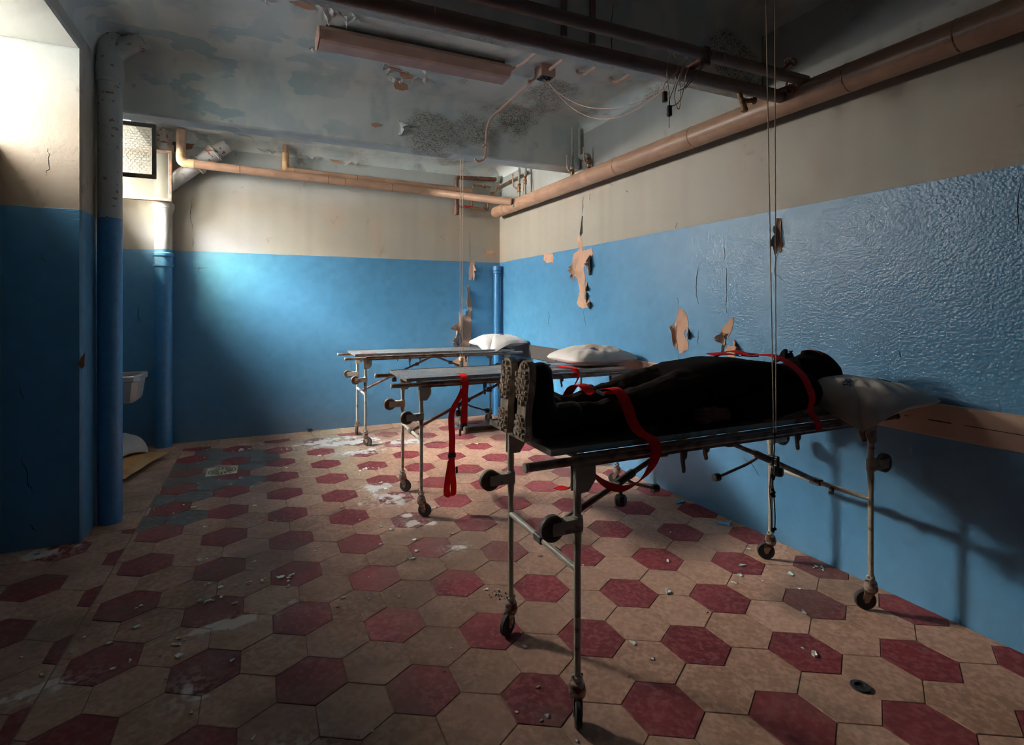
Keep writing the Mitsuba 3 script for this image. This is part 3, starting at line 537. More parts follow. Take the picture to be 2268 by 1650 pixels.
# two overhead pipes in front of the near beam
put('overhead_pipe', tube(bend([(-1.0, 2.06, 2.555), (2.64, 2.06, 2.566), (2.655, 2.10, 2.556)], .05), .034, 28), 'm_pipe_dark', 30, label='lower of the two dark overhead pipes along the near beam', cat='pipe')
for x in (1.95, .6): put('overhead_pipe__band', lathe([(.0342, -.003), (.0352, 0), (.0342, .003)], (x, 2.06, 2.562), 'x', 28), 'm_pipe_tan', 30)
put('overhead_pipe_001', tube([(-1.0, 1.945, 2.618), (2.64, 1.945, 2.618)], .028, 28), 'm_pipe_dark', 30, label='upper of the two dark overhead pipes along the near beam', cat='pipe')
put('overhead_pipe_001__band', lathe([(.0282, -.003), (.0292, 0), (.0282, .003)], (2.02, 1.945, 2.618), 'x', 28), 'm_pipe_tan', 30)
put('overhead_pipe_001__hanger', cat(box(1.905, 1.945, 1.93, 1.96, 2.565, 2.655, .004), tube([(1.925, 1.945, 2.60), (1.93, 2.06, 2.60)], .018, 10)), 'm_rust', 30, label='rusty clamp tying the two pipes together')
put('overhead_pipe_001__handwheel', cat(trimesh.creation.torus(.028, .005, 20, 8).apply_transform(trimesh.transformations.rotation_matrix(.5, [0, 1, 0])).apply_translation((2.50, 1.93, 2.685)), tube([(2.45, 1.945, 2.64), (2.50, 1.93, 2.685)], .008, 10), *[tube([(2.50, 1.93, 2.685), (2.50 + .024 * math.cos(a) * .88, 1.93 + .024 * math.sin(a), 2.685 - .024 * math.cos(a) * .48)], .003, 6) for a in np.arange(4) * math.pi / 2]), 'm_rust', 30)
put('overhead_pipe__handwheel', cat(trimesh.creation.torus(.034, .006, 24, 8).apply_transform(trimesh.transformations.rotation_matrix(1.25, [.5, 1, 0])).apply_translation((2.575, 1.99, 2.595)), tube([(2.50, 2.06, 2.566), (2.535, 2.02, 2.58), (2.575, 1.99, 2.595)], .010, 10), lathe([(.004, -.008), (.012, -.006), (.012, .006), (.004, .008)], (2.575, 1.99, 2.595), 'x', 12)), 'm_rust', 30)
put('overhead_pipe__drain_tap', cat(tube(bend([(2.27, 2.06, 2.54), (2.285, 2.05, 2.49), (2.30, 2.05, 2.45)], .02), [.012] * 3 + [.016] * 6, 12), tube([(2.285, 2.05, 2.49), (2.36, 2.04, 2.50)], .013, 12), tube([(2.34, 2.042, 2.498), (2.365, 2.04, 2.501)], .019, 8), lathe([(.012, -.018), (.019, -.014), (.019, .0), (.010, .012)], (2.30, 2.05, 2.452))), 'm_brass', 30, label='rusty brass drain tap')
for x in (1.36, 1.53): put('ceiling__beam__conduit', box(x - .016, x + .016, 2.318, 2.336, BZ + .02, 3.1, .004), 'm_pipe_dark', label='dark vertical conduit on the near face of the beam')
# two pipes along the back wall
PB = bend([(-.771, 6.18, 3.16), (-.771, 6.18, 2.836), (-.295, 6.19, 2.826), (1.85, 6.25, 2.785), (2.58, 5.60, 2.615)], .085, 10)
put('back_wall_pipe', tube(PB, .0425, 28), 'm_pipe_tan', 30, label='lower tan insulated pipe along the back wall with an elbow up at the left', cat='pipe')
put('back_wall_pipe__elbow_lagging', tube(bend([(-.771, 6.18, 2.93), (-.771, 6.18, 2.836), (-.66, 6.182, 2.834)], .085, 10), .0445, 28), 'm_lagging', 30, label='torn yellowish lagging on the elbow')
for x, z in ((-.25, 2.825), (.62, 2.809), (.80, 2.8055), (1.33, 2.795)): put('back_wall_pipe__band', lathe([(.0427, -.003), (.0437, 0), (.0427, .003)], (x, 6.19 + .028 * (x + .295), z), 'x', 28), 'm_rust', 30)
PA = bend([(.19, 6.35, 3.17), (.19, 6.35, 2.905), (2.36, 6.35, 2.872)], .07, 10)
put('back_wall_pipe_001', tube(PA, .032, 24), 'm_pipe_tan', 30, label='upper thinner tan pipe along the back wall with a lagged bend up', cat='pipe')
lag = [(.0335 + .0025 * (k % 2), .10 + .0055 * k) for k in range(26)]
put('back_wall_pipe_001__elbow_lagging', cat(lathe(lag, (.19, 6.35, 2.85), 'z', 20), tube(bend([(.19, 6.35, 2.96), (.19, 6.35, 2.905), (.27, 6.35, 2.903)], .06, 8), .035, 20)), 'm_lagging', 30, label='ribbed orange lagging on the bend')
for x in (.95, 1.9): put('back_wall_pipe_001__band', lathe([(.0322, -.003), (.0332, 0), (.0322, .003)], (x, 6.35, 2.905 - .0152 * (x - .19)), 'x', 24), 'm_rust', 30)
# soil pipe on the back wall with an inclined branch, half behind the sashes
sp = [(.078, 0), (.078, 1.80), (.088, 1.803), (.090, 1.82), (.082, 1.835), (.082, 1.90), (.090, 1.91), (.090, 1.935), (.080, 1.945), (.078, 1.95), (.078, 2.33), (.092, 2.37), (.092, 2.385), (.097, 2.39), (.097, 2.435), (.088, 2.44), (.078, 2.445), (.078, 2.95), (.092, 2.96), (.092, 3.03), (.078, 3.04), (.078, 3.172)]
put('soil_pipe', lathe(sp, (-.94, 6.318, 0), 'z', 32), 'm_pipe_two_b', 35, label='thick cast iron soil pipe on the back wall beside the open sashes', cat='pipe')
d = np.array([.52, 0, .47]); d /= np.linalg.norm(d); b0 = np.array([-.93, 6.315, 2.60])
bp = [b0 + d * t for t in (0, .36, .365, .40, .41, .42, .58, .585, .60, .61, .74)]
put('soil_pipe__branch', tube(bp, [.072, .072, .10, .10, .095, .082, .082, .094, .094, .074, .074], 28), 'm_pipe_two_b', 35, label='inclined rusty branch with two collars')
# pipe on the pier
fp = [(.067, 0), (.067, 2.85), (.074, 2.855), (.077, 2.87), (.073, 2.885), (.079, 2.90), (.079, 2.955), (.074, 2.965), (.072, 3.0), (.072, 3.18)]
put('pier_pipe', lathe(fp, (-.926, 4.245, 0), 'z', 32), 'm_pipe_two', 35, label='vertical drain pipe in front of the left pier, blue below and grey above', cat='pipe')
put('pier_pipe__branch', tube(bend([(-.925, 4.245, 3.02), (-.86, 4.24, 3.10), (-.74, 4.22, 3.165)], .05), [.06] + [.058] * 7 + [.06], 24), 'm_pipe_two', 30, label='branch rising into the ceiling')
# short capped riser in the far right corner
put('corner_riser', lathe([(.044, 0), (.044, 1.83), (.052, 1.835), (.052, 1.85), (.047, 1.855), (.047, 1.865), (.055, 1.87), (.055, 1.92), (.050, 1.93), (0, 1.925)], (2.705, 6.335, 0), 'z', 24), 'm_pipe_two', 35, label='capped blue riser pipe standing in the far right corner', cat='pipe')
# copper and brass pipework in the far corner
put('copper_pipework', tube(bend([(2.165, 6.36, 2.66), (2.165, 6.36, 3.025), (2.70, 6.36, 3.055)], .035), .026, 16), 'm_rust', 30, label='rusty copper pipe loop behind the tan pipes in the far corner', cat='pipe')
put('copper_pipework__capped_end', lathe([(.020, 2.555), (.030, 2.56), (.032, 2.60), (.029, 2.61), (.032, 2.62), (.032, 2.68), (.026, 2.70)], (2.165, 6.36, 0), 'z', 16), 'm_rust', 30)
put('copper_pipework__wall_flange', lathe([(.03, -.02), (.045, -.02), (.05, .0), (.05, .02)], (2.72, 6.36, 3.057), 'x', 20), 'm_pale_pipe', 30)
put('copper_pipework__valve_line', cat(tube(bend([(2.18, 6.36, 2.668), (2.591, 6.36, 2.655), (2.591, 6.36, 2.80)], .03), .013, 12), tube([(2.365, 6.36, 2.665), (2.365, 6.36, 2.79)], .013, 12), lathe([(.016, -.03), (.020, -.02), (.020, .02), (.016, .03)], (2.27, 6.36, 2.666), 'x', 14)), 'm_brass', 30)
put('copper_pipework__red_lever', box(2.255, 2.375, 6.328, 6.338, 2.662, 2.676, .003), 'm_tap_red', label='red lever handle')
put('copper_pipework__upper_line', cat(tube(bend([(2.385, 6.36, 2.91), (2.385, 6.36, 2.955), (2.62, 6.36, 2.945)], .025), .013, 12), lathe([(.018, -.02), (.022, -.015), (.022, .015), (.018, .02)], (2.54, 6.36, 2.949), 'x', 14), tube(bend([(2.62, 6.345, 2.865), (2.68, 6.345, 2.875), (2.70, 6.34, 2.95), (2.735, 6.28, 2.955), (2.735, 5.5, 2.955)], .03), .014, 12)), 'm_brass', 30)
def lever_valve(parent, x, y, z, ux, uy, rise, col='m_brass'):
    k = put(parent + '__valve', lathe([(.012, -.05), (.021, -.048), (.021, -.034), (.015, -.032), (.019, -.012), (.019, .012), (.015, .032), (.021, .034), (.021, .048), (.012, .05)], (x, y, z), 'z', 12), col, 30)
    e = np.array([x + ux * .05, y + uy * .05, z])
    put(k + '__lever', cat(tube([(x, y, z), tuple(e)], .012, 10), tube(bend([tuple(e), tuple(e + [ux * .02, uy * .02, .02 * np.sign(rise)]), tuple(e + [ux * .03, uy * .03, rise])], .01), [.008] * 8 + [.006], 10), trimesh.creation.icosphere(2, .011).apply_translation(e + [ux * .03, uy * .03, rise])), 'm_pink_paint', 30)
def riser_pair(name, lab, y, z0, z1, x=2.66, side=1):
    put(name, cat(tube([(x, y, z0), (x, y, z1)], .014, 14), lathe([(.018, z0 + .12), (.021, z0 + .125), (.021, z0 + .15), (.018, z0 + .155)], (x, y, 0), 'z', 14)), 'm_pale_pipe', 30, label=lab, cat='pipe')
riser_pair('valve_riser', 'thick pale riser pipe with a long lever valve beside the far beam', 4.40, 2.60, 3.12, 2.665)
lever_valve('valve_riser', 2.665, 4.40, 2.705, -.95, -.3, .125)
put('valve_riser_001', cat(tube(bend([(2.735, 4.385, 3.12), (2.735, 4.385, 2.83), (2.735, 4.26, 2.83), (2.735, 4.22, 2.62)], .03), .012, 14), lathe([(.02, -.035), (.028, -.03), (.028, .03), (.02, .035)], (2.735, 4.31, 2.83), 'y', 14)), 'm_pale_pipe', 30, label='thin bent pale riser pipe with a lever valve beside the far beam', cat='pipe')
lever_valve('valve_riser_001', 2.735, 4.225, 2.745, -.9, -.3, .125)
put('valve_riser_002', tube(bend([(2.70, 5.66, 3.12), (2.70, 5.66, 2.66), (2.60, 5.60, 2.57), (2.58, 5.585, 2.575)], .06), .015, 14), 'm_pale_pipe', 30, label='pale riser pipe bent over the big pipe, behind the far beam', cat='pipe')
lever_valve('valve_riser_002', 2.70, 5.66, 2.80, -.95, .3, .15)
put('valve_riser_003', cat(tube([(2.70, 5.50, 3.12), (2.70, 5.50, 2.62)], .013, 14), lathe([(.02, 2.93), (.02, 3.0)], (2.70, 5.50, 0), 'z', 14)), 'm_pale_pipe', 30, label='pale riser pipe with a drooping lever, behind the far beam', cat='pipe')
lever_valve('valve_riser_003', 2.70, 5.50, 2.86, -.6, -.6, -.13)
# ceiling conduits, junction box, light
def rod(name, P, r, m, lab, cat_, rr=.03): return put(name, tube(bend(P, rr), r, 12), m, 30, label=lab, cat=cat_)
k = rod('ceiling_conduit', [(1.87, 3.50, 3.155), (1.80, 4.375, 3.07), (1.782, 4.415, 2.98), (1.775, 4.415, 2.76), (1.755, 4.41, 2.71), (1.70, 4.41, 2.685), (1.668, 4.41, 2.705)], .011, 'm_pink_paint', 'pinkish conduit from the junction box over the ceiling and down the far beam', 'conduit', .05)
for c in ((1.855, 3.70, 3.142), (1.825, 4.07, 3.108)): put(k + '__clip', box(c[0] - .016, c[0] + .016, c[1] - .008, c[1] + .008, c[2] - .013, c[2] + .022, .003), 'm_pink_paint')
put(k + '__clip', box(1.75, 1.79, 4.40, 4.437, 2.83, 2.85, .003), 'm_pink_paint')
for i, (x, lab) in enumerate(((1.67, 'stub of pinkish conduit between the ceiling light and the near beam'), (1.895, 'stub of pinkish conduit between the junction box and the near beam'), (2.165, 'elbowed conduit stub beside the junction box, nearer to it'), (2.465, 'elbowed conduit stub farthest right at the near beam'))):
    P = [(x + .02, 2.52, 3.14), (x, 3.40, 3.14)]
    if i == 0: P += [(1.60, 3.56, 3.125)]
    if i == 1: P[-1] = (1.885, 3.46, 3.14)
    if i > 1: P += [(x - .04, 3.43, 3.16), (x - .045, 3.43, CZ)]
    rod('conduit_stub', P, .012, 'm_pink_paint', lab, 'conduit')
put('junction_box', cat(box(1.815, 1.935, 3.43, 3.54, 3.095, CZ, .004)), 'm_fixture', label='small open junction box on the ceiling with two dangling wires', cat='junction box')
put('junction_box__terminals', cat(box(1.83, 1.92, 3.445, 3.525, 3.088, 3.097), box(1.842, 1.868, 3.46, 3.51, 3.078, 3.09, .003), box(1.882, 1.908, 3.46, 3.51, 3.078, 3.09, .003)), 'm_black')
def sag(a, b, dz, n=30):
    a, b = np.array(a, float), np.array(b, float); t = np.linspace(0, 1, n)[:, None]; P = a + (b - a) * t; P[:, 2] -= dz * 4 * (t * (1 - t))[:, 0]; return P
put('dangling_wire', tube(sag((1.86, 3.48, 3.085), (1.82, 2.07, 2.51), .17), .0028, 6), 'm_pink_paint', True, label='upper of two thin wires sagging from the junction box to the overhead pipe', cat='wire')
put('dangling_wire_001', tube(sag((1.89, 3.48, 3.085), (1.80, 2.075, 2.49), .22), .0028, 6), 'm_pink_paint', True, label='lower of two thin wires sagging from the junction box to the overhead pipe', cat='wire')
lp = Polygon([(3.50, 3.150), (3.475, 3.118), (3.515, 3.072), (3.535, 3.064), (3.655, 3.064), (3.675, 3.072), (3.705, 3.118), (3.68, 3.150)])
m = trimesh.creation.extrude_polygon(lp, 1.30); V = m.vertices; m = trimesh.Trimesh(np.c_[.305 + V[:, 2], V[:, 0], V[:, 1]], m.faces, process=False); m.fix_normals()
put('ceiling_light', m, 'm_fixture', 20, label='long dusty pinkish fluorescent light on the ceiling, unlit', cat='ceiling light')
put('ceiling_light__end_cap', cat(box(.285, .306, 3.48, 3.70, 3.07, 3.146, .012)), 'm_fixture')
put('ceiling_light__mounting_tray', box(.34, 1.57, 3.53, 3.65, 3.148, CZ, .003), 'm_dark_metal')
# weights and cords slung over the overhead pipes
for i, (x, y, zt, lab) in enumerate(((1.74, 2.02, 2.435, 'upper of the two black cylindrical weights hanging from the overhead pipes'), (1.768, 2.02, 2.372, 'lower of the two black cylindrical weights hanging from the overhead pipes'))):
    put('hanging_weight', lathe([(0, zt), (.010, zt), (.0125, zt - .003), (.0125, zt - .046), (.010, zt - .05), (0, zt - .05)], (x, y, 0), 'z', 18), 'm_black', 30, label=lab, cat='weight')
    k = 'hanging_weight' + ('_001' if i else '')
    put(k + '__cord', tube(spline([(x, y, zt - .005), (x, y, zt + .04), (1.752, 2.015, 2.49), (1.752, 1.99, 2.62)], 16), .0022, 6), 'm_twine', True)
put('hanging_weight_001__tail', tube([(1.768, 2.02, 2.325), (1.765, 2.02, 2.29), (1.767, 2.02, 2.265)], .0015, 5), 'm_black', True)
def loop(P, r=.0026, n=60): return tube(spline(P, n), r, 6)
put('twine_loop', cat(loop([(1.83, 1.94, 2.648), (1.83, 1.99, 2.58), (1.82, 2.02, 2.50), (1.81, 2.02, 2.38), (1.822, 2.02, 2.365), (1.835, 2.02, 2.42), (1.83, 2.01, 2.53), (1.84, 1.97, 2.60), (1.84, 1.94, 2.648)]), loop([(1.79, 2.07, 2.525), (1.775, 2.02, 2.42), (1.77, 2.02, 2.375), (1.80, 2.02, 2.38), (1.84, 2.01, 2.44), (1.855, 1.98, 2.56)])), 'm_twine', True, label='loops of twine slung over the overhead pipes beside the black weights', cat='twine')
put('twine_loop_001', cat(loop([(1.905, 1.94, 2.65), (1.905, 1.905, 2.60), (1.905, 1.98, 2.55), (1.90, 2.02, 2.53), (1.87, 2.022, 2.485), (1.83, 2.03, 2.46)]), loop([(1.918, 1.94, 2.65), (1.918, 1.905, 2.60), (1.918, 1.98, 2.55), (1.91, 2.02, 2.52), (1.87, 2.022, 2.475)])), 'm_wire', True, label='thin doubled cable looped over both overhead pipes right of the twine', cat='cable')
# pull cords
put('pull_cord', cat(tube([(1.700, 1.42, 2.75), (1.702, 1.42, CZ)], .0019, 6), tube([(1.722, 1.40, .93), (1.700, 1.42, 2.75)], .0019, 6)), 'm_twine', True, label='doubled brown pull cord hanging from the ceiling in front of the near trolley', cat='cord')
put('pull_cord__return', cat(tube([(1.735, 1.40, .93), (1.752, 1.42, 2.75)], .0019, 6), tube([(1.752, 1.42, 2.75), (1.753, 1.42, CZ)], .0019, 6)), 'm_twine', True)
put('pull_cord__frayed_tail', cat(loop([(1.728, 1.40, .93), (1.735, 1.41, .83), (1.742, 1.42, .74), (1.75, 1.42, .66), (1.752, 1.42, .56)], .002), loop([(1.728, 1.40, .93), (1.738, 1.42, .80), (1.738, 1.43, .70), (1.746, 1.43, .62), (1.748, 1.43, .55)], .0015), *[trimesh.creation.icosphere(1, .006).apply_translation((1.745 + rng.normal(0, .004), 1.42, z + rng.normal(0, .006))) for z in [.755] * 5 + [.69] * 8 + [.56] * 3]), 'm_black', True, label='dark knotted tail')
put('pull_cord_001', cat(tube([(1.575, 4.53, .95), (1.578, 4.53, BZ)], .0028, 6), tube([(1.594, 4.53, .95), (1.603, 4.53, BZ)], .0028, 6)), 'm_twine', True, label='doubled pale pull cord hanging from the far beam between the trolleys', cat='cord')
put('pull_cord_001__toggle', lathe([(0, .915), (.022, .92), (.020, .945), (.008, .955), (0, .956)], (1.585, 4.53, 0), 'z', 16), 'm_lagging', 30)
put('pull_cord_001__rod', cat(tube([(1.575, 4.53, .30), (1.578, 4.53, .915)], .008, 10), tube([(1.60, 4.53, .42), (1.598, 4.53, .915)], .008, 10)), 'm_chrome', 30)
put('pull_cord_001__rod_tip', cat(tube([(1.575, 4.53, .245), (1.575, 4.53, .31)], .0105, 10), tube([(1.60, 4.53, .36), (1.60, 4.53, .43)], .0105, 10)), 'm_black', 30)

# bumper rail on the right wall
put('bumper_rail', box(XW - .024, XW, -1.0, 4.62, .812, .962, .004), 'm_board', label='wide tan wooden bumper rail along the right wall', cat='bumper rail')
put('bumper_rail__seam', cat(*[box(XW - .0252, XW - .0235, a, b, .884 - .002 * (i % 2), .8865) for i, (a, b) in enumerate(((-.2, .55), (.6, .95), (.98, 1.28), (1.33, 1.42), (1.5, 1.52)))]), 'm_crack', label='dark worn seam')
put('bumper_rail_001', box(XW - .022, XW, 4.64, 6.26, .812, .962, .004), 'm_board_dark', label='dark grey far length of the bumper rail behind the farther trolleys', cat='bumper rail')
# wash basin and things on the floor of the far recess
def basin():
    sec = lambda x0, x1, y0, y1, z, r: [(x0 + r, y0, z), (x1 - r, y0, z), (x1, y0 + r, z), (x1, y1 - r, z), (x1 - r, y1, z), (x0 + r, y1, z), (x0, y1 - r, z), (x0, y0 + r, z)]
    L = [sec(-1.40, -1.075, 5.69, 5.99, .55, .03), sec(-1.415, -1.055, 5.665, 6.015, .57, .04), sec(-1.42, -1.035, 5.645, 6.035, .735, .04), sec(-1.42, -1.02, 5.63, 6.05, .745, .04), sec(-1.42, -1.02, 5.63, 6.05, .785, .04), sec(-1.41, -1.028, 5.638, 6.042, .792, .04), sec(-1.39, -1.055, 5.665, 6.015, .79, .03), sec(-1.37, -1.08, 5.69, 5.99, .62, .04)]
    V = np.array(L).reshape(-1, 3); F = []
    for i in range(len(L) - 1):
        for j in range(8):
            k = (j + 1) % 8; F += [[i * 8 + j, i * 8 + k, (i + 1) * 8 + k], [i * 8 + j, (i + 1) * 8 + k, (i + 1) * 8 + j]]
    F += [[0, j + 1, j] for j in range(1, 7)]; o = (len(L) - 1) * 8; F += [[o, o + j, o + j + 1] for j in range(1, 7)]
    return trimesh.Trimesh(V, F, process=False)
put('wash_basin', basin(), 'm_ceramic', 25, label='small white ceramic wash basin on the wall behind the left pier', cat='wash basin')
def pillow(w, l, t, seed, corner=None, drop=0.0, n=40, flat=.0, wr=.010, ex=6.5):
    """a soft pillow lying in the xy plane; corner: the (u, v) signs of the corner that hangs down by drop"""
    u = np.linspace(-1, 1, n); U, V = np.meshgrid(u, u, indexing='ij'); out = []
    f = lambda k, s: np.asarray(meshkit.fbm(np.c_[(U * s + seed).ravel(), (V * s + k).ravel(), np.full(U.size, seed * 1.7 + k)])).reshape(U.shape)
    m_ = np.maximum(np.abs(U), np.abs(V)); rr = (np.abs(U) ** ex + np.abs(V) ** ex) ** (1 / ex); sc = np.where(rr > 0, m_ / np.maximum(rr, 1e-9), 1.0)
    X_ = U * sc * w / 2 * (1 - .06 * (1 - np.abs(V) ** 2) * np.abs(U) ** 3); Y_ = V * sc * l / 2 * (1 - .06 * (1 - np.abs(U) ** 2) * np.abs(V) ** 3)
    th = t * np.clip(1 - m_ ** 2.2, 0, 1) ** .58 * (1 - .30 * np.clip(np.abs(U * V), 0, 1))
    w1, w2 = f(0, 2.2) - .5, f(3, 5.5) - .5; edge = np.clip(1 - np.maximum(np.abs(U), np.abs(V)), 0, .3) / .3
    radial = np.sin(14 * np.arctan2(V, U) + 5 * w1) * (np.hypot(U, V) > .5) * (1 - edge * .6) * wr * .6
    top = th * .62 + (w1 * wr * 3 + w2 * wr * 1.6 + radial) * (edge * .8 + .08); bot = -th * .38 * (1 - flat)
    dz = np.zeros_like(U); dx = dz.copy(); dy = dz.copy()
    if corner:
        cw = np.clip((U * corner[0] + V * corner[1]) / 2 - .42, 0, 1) / .58; dz = -drop * cw ** 1.3; pull = -.55 * cw ** 2
        dx, dy = pull * w / 2 * corner[0] * .35, pull * l / 2 * corner[1] * .35
    wob = (f(6, 3) - .5) * .012 * (1 - edge)
    A = np.stack([X_ + dx, Y_ + dy, top + dz + wob], -1); B = np.stack([X_ + dx, Y_ + dy, bot + dz + wob - .0015], -1); N = n * n; F = []
    for i in range(n - 1):
        for j in range(n - 1):
            a, b, c, d_ = i * n + j, (i + 1) * n + j, (i + 1) * n + j + 1, i * n + j + 1
            F += [[a, b, c], [a, c, d_], [N + a, N + c, N + b], [N + a, N + d_, N + c]]
    rim = [(i, 0) for i in range(n)] + [(n - 1, j) for j in range(1, n)] + [(i, n - 1) for i in range(n - 2, -1, -1)] + [(0, j) for j in range(n - 2, 0, -1)]; R = [i * n + j for i, j in rim]
    for a, b in zip(R, R[1:] + R[:1]): F += [[a, N + b, b], [a, N + a, N + b]]
    m = trimesh.Trimesh(np.vstack([A.reshape(-1, 3), B.reshape(-1, 3)]), F, process=False); m.fix_normals(); return m
def place(m, x, y, z, rz=0.0, rx=0.0, ry=0.0):
    t = trimesh.transformations; m = m.copy(); m.apply_transform(t.euler_matrix(rx, ry, rz)); m.apply_translation((x, y, z)); return m
cz_ang = math.atan2(.77, .19)
put('floor_cushion', place(pillow(.80, .52, .085, 4.1, wr=.004, ex=30), -1.17, 5.53, .048, cz_ang), 'm_cushion', 50, label='flat orange brown cushion on the floor behind the left pier', cat='cushion')
put('floor_pillow', place(pillow(.50, .42, .13, 2.2, (1, -1), .10), -1.21, 5.72, .165, .9, .12, -.10), 'm_pillow', 50, label='white pillow lying on the brown cushion on the floor', cat='pillow')

# ------------------------------------------------------------------ trolleys: built once in their own frame (x along the bed from the left legs, y from its middle), then placed
PARTS = []                                      # (part key, ply dict)
def part(key, mesh, mat, smooth=30):
    names = [k for k, _ in PARTS]; k, n = key, 1
    while k in names: k = '%s_%03d' % (key, n); n += 1
    PARTS.append((k, mikit.ply(mesh, mat, smooth))); return k
LX, LY, RY = (0.0, 1.585), .27, .285
tr = [(-.10, .281), (1.66, .281)]
part('tray', cat(box(-.10, 1.66, -.268, .268, .9045, .9215, .003), box(-.10, -.096, -.268, .268, .905, .926), box(1.656, 1.66, -.268, .268, .905, .926), box(-.10, 1.66, -.268, -.2645, .905, .926), box(-.10, 1.66, .2645, .268, .905, .926)), 'm_steel', 25)
for s in (-1, 1):
    k = part('rail', cat(tube([(-.205, s * RY, .885), (1.755, s * RY, .885)], .0145, 18), box(.0, 1.60, s * RY - .017, s * RY + .017, .896, .9035, .002), box(.0, 1.60, s * RY - .004, s * RY + .004, .862, .874)), 'm_rail')
    part(k + '__grip', cat(lathe([(.0150, -.2065), (.0162, -.204), (.0162, -.197), (.0150, -.195)], (0, s * RY, .885), 'x', 18), lathe([(.009, -.207), (.0155, -.2065)], (0, s * RY, .885), 'x', 18)), 'm_grip')
    part(k + '__grip', lathe([(.0150, 1.745), (.0162, 1.747), (.0162, 1.754), (.0150, 1.7565), (0, 1.757)], (0, s * RY, .885), 'x', 18), 'm_rubber')
    for x, h in ((.45, .085), (.56, .05), (1.07, .07)):
        q = [(x - .012, .87), (x + .016, .87), (x + .012, .87 - h * .35), (x + .002, .87 - h * .45), (x + .006, .87 - h * .9), (x - .001, .87 - h), (x - .008, .87 - h * .5)]
        part(k + '__catch', poly_plate(q, 'xz', s * RY - .006, .012, 1), 'm_brass' if x == .56 else 'm_dark_metal')
for i, x in enumerate(LX):
    e = 1 if i == 0 else -1
    for s in (-1, 1):
        k = part('leg', cat(tube([(x, s * LY, .13), (x, s * LY, .66)], .0118, 16), tube([(x, s * LY, .60), (x, s * LY, .875)], .0138, 16), lathe([(.0138, .138), (.018, .142), (.018, .152), (.0138, .156)], (x, s * LY, 0), 'z', 16)), 'm_frame_paint')
        part(k + '__bolt', cat(tube([(x - .02, s * LY, .152), (x + .02, s * LY, .152)], .005, 8)), 'm_dark_metal')
        q = [(x - e * .016, .876), (x + e * .062, .876), (x + e * .062, .815), (x + e * .034, .775), (x - e * .016, .775)]
        part('leg_bracket', cat(poly_plate(q, 'xz', s * LY - .018, .004, 1), poly_plate(q, 'xz', s * LY + .014, .004, 1), box(min(x, x + e * .06), max(x, x + e * .06), s * LY - .018, s * LY + .018, .868, .876)), 'm_frame_paint')
    part('crossbar', tube([(x, -LY, .512), (x, LY, .512)], .0115, 16), 'm_frame_paint')
    c_ = part('crossbar__clamp', box(x - .016, x + .016, -.03, .03, .498, .528, .004), 'm_dark_metal') if i == 0 else part('crossbar_001__clamp', box(x - .016, x + .016, -.03, .03, .498, .528, .004), 'm_dark_metal')
    part(('crossbar' if i == 0 else 'crossbar_001') + '__stud', tube([(x + e * .01, -.09, .505), (x + e * .03, -.10, .49)], .012, 10), 'm_dark_metal')
    bx = x + e * .83
    b = part('brace', cat(tube([(x + e * .01, 0, .52), (x + e * .42, 0, .70)], .0125, 14), tube([(x + e * .36, 0, .674), (bx, 0, .872)], .0105, 14)), 'm_rail')
    part(b + '__sleeve', tube([(x + e * .34, 0, .664), (x + e * .44, 0, .708)], .0165, 14), 'm_dark_metal'); part(b + '__joint', box(x + e * .60 - .02, x + e * .60 + .02, -.012, .012, .755, .79, .004), 'm_dark_metal')
    part(b + '__lever', tube(bend([(x + e * .40, 0, .69), (x + e * .45, .02, .655), (x + e * .60, .06, .60)], .03), .0065, 10), 'm_dark_metal')
    part(b + '__knob', lathe([(.0, -.02), (.016, -.018), (.019, -.008), (.019, .010), (.012, .018), (0, .02)], (x + e * .61, .064, .597), 'x', 14), 'm_black')
    part(b + '__knob', cat(lathe([(.0, .60), (.022, .602), (.025, .612), (.025, .632), (.020, .642), (.007, .645), (.007, .69), (0, .69)], (x + e * .34, -.05, 0), 'z', 8), tube([(x + e * .34, -.05, .686), (x + e * .34, 0, .68)], .008, 8)), 'm_black')
for x in (.03, .80, 1.555): part('cross_rod', tube([(x, -RY, .878), (x, RY, .878)], .010, 12), 'm_rail')
def caster(x, s, dv):
    """(caster, wheel, tyre) meshes of a swivelling caster under the leg at x, s, trailing towards dv"""
    d = np.array(dv) / np.linalg.norm(dv); n = np.array([-d[1], d[0]]); ax = np.array([x, s * LY]) + d * .024
    M = np.eye(4); M[:2, 0] = d; M[:2, 1] = n; M[:2, 3] = ax; M[2, 3] = .0455
    head = lathe([(.0, .088), (.026, .088), (.029, .096), (.0295, .108), (.026, .116), (.027, .120), (.024, .132), (.014, .137), (.013, .148), (0, .148)], (x, s * LY, 0), 'z', 22)
    fk = cat(*[poly_plate([(-.046, .048), (.006, .048), (.012, .006), (.004, -.012), (-.010, -.010), (-.020, .012)], 'xz', o, .003, 1) for o in (-.0155, .0125)])
    w = lathe([(.0, -.009), (.012, -.010), (.013, -.006), (.026, -.006), (.028, -.010), (.040, -.0105), (.0445, -.006), (.0445, .006), (.040, .0105), (.028, .010), (.026, .006), (.013, .006), (.012, .010), (0, .009)], (0, 0, 0), 'y', 30)
    t_ = lathe([(.036, -.0107), (.0405, -.0112), (.0452, -.0065), (.0452, .0065), (.0405, .0112), (.036, .0107)], (0, 0, 0), 'y', 30)
    for q in (fk, w, t_): q.apply_transform(M)
    return cat(head, fk), w, t_
LEGS = [(0, -1), (0, 1), (1.585, -1), (1.585, 1)]
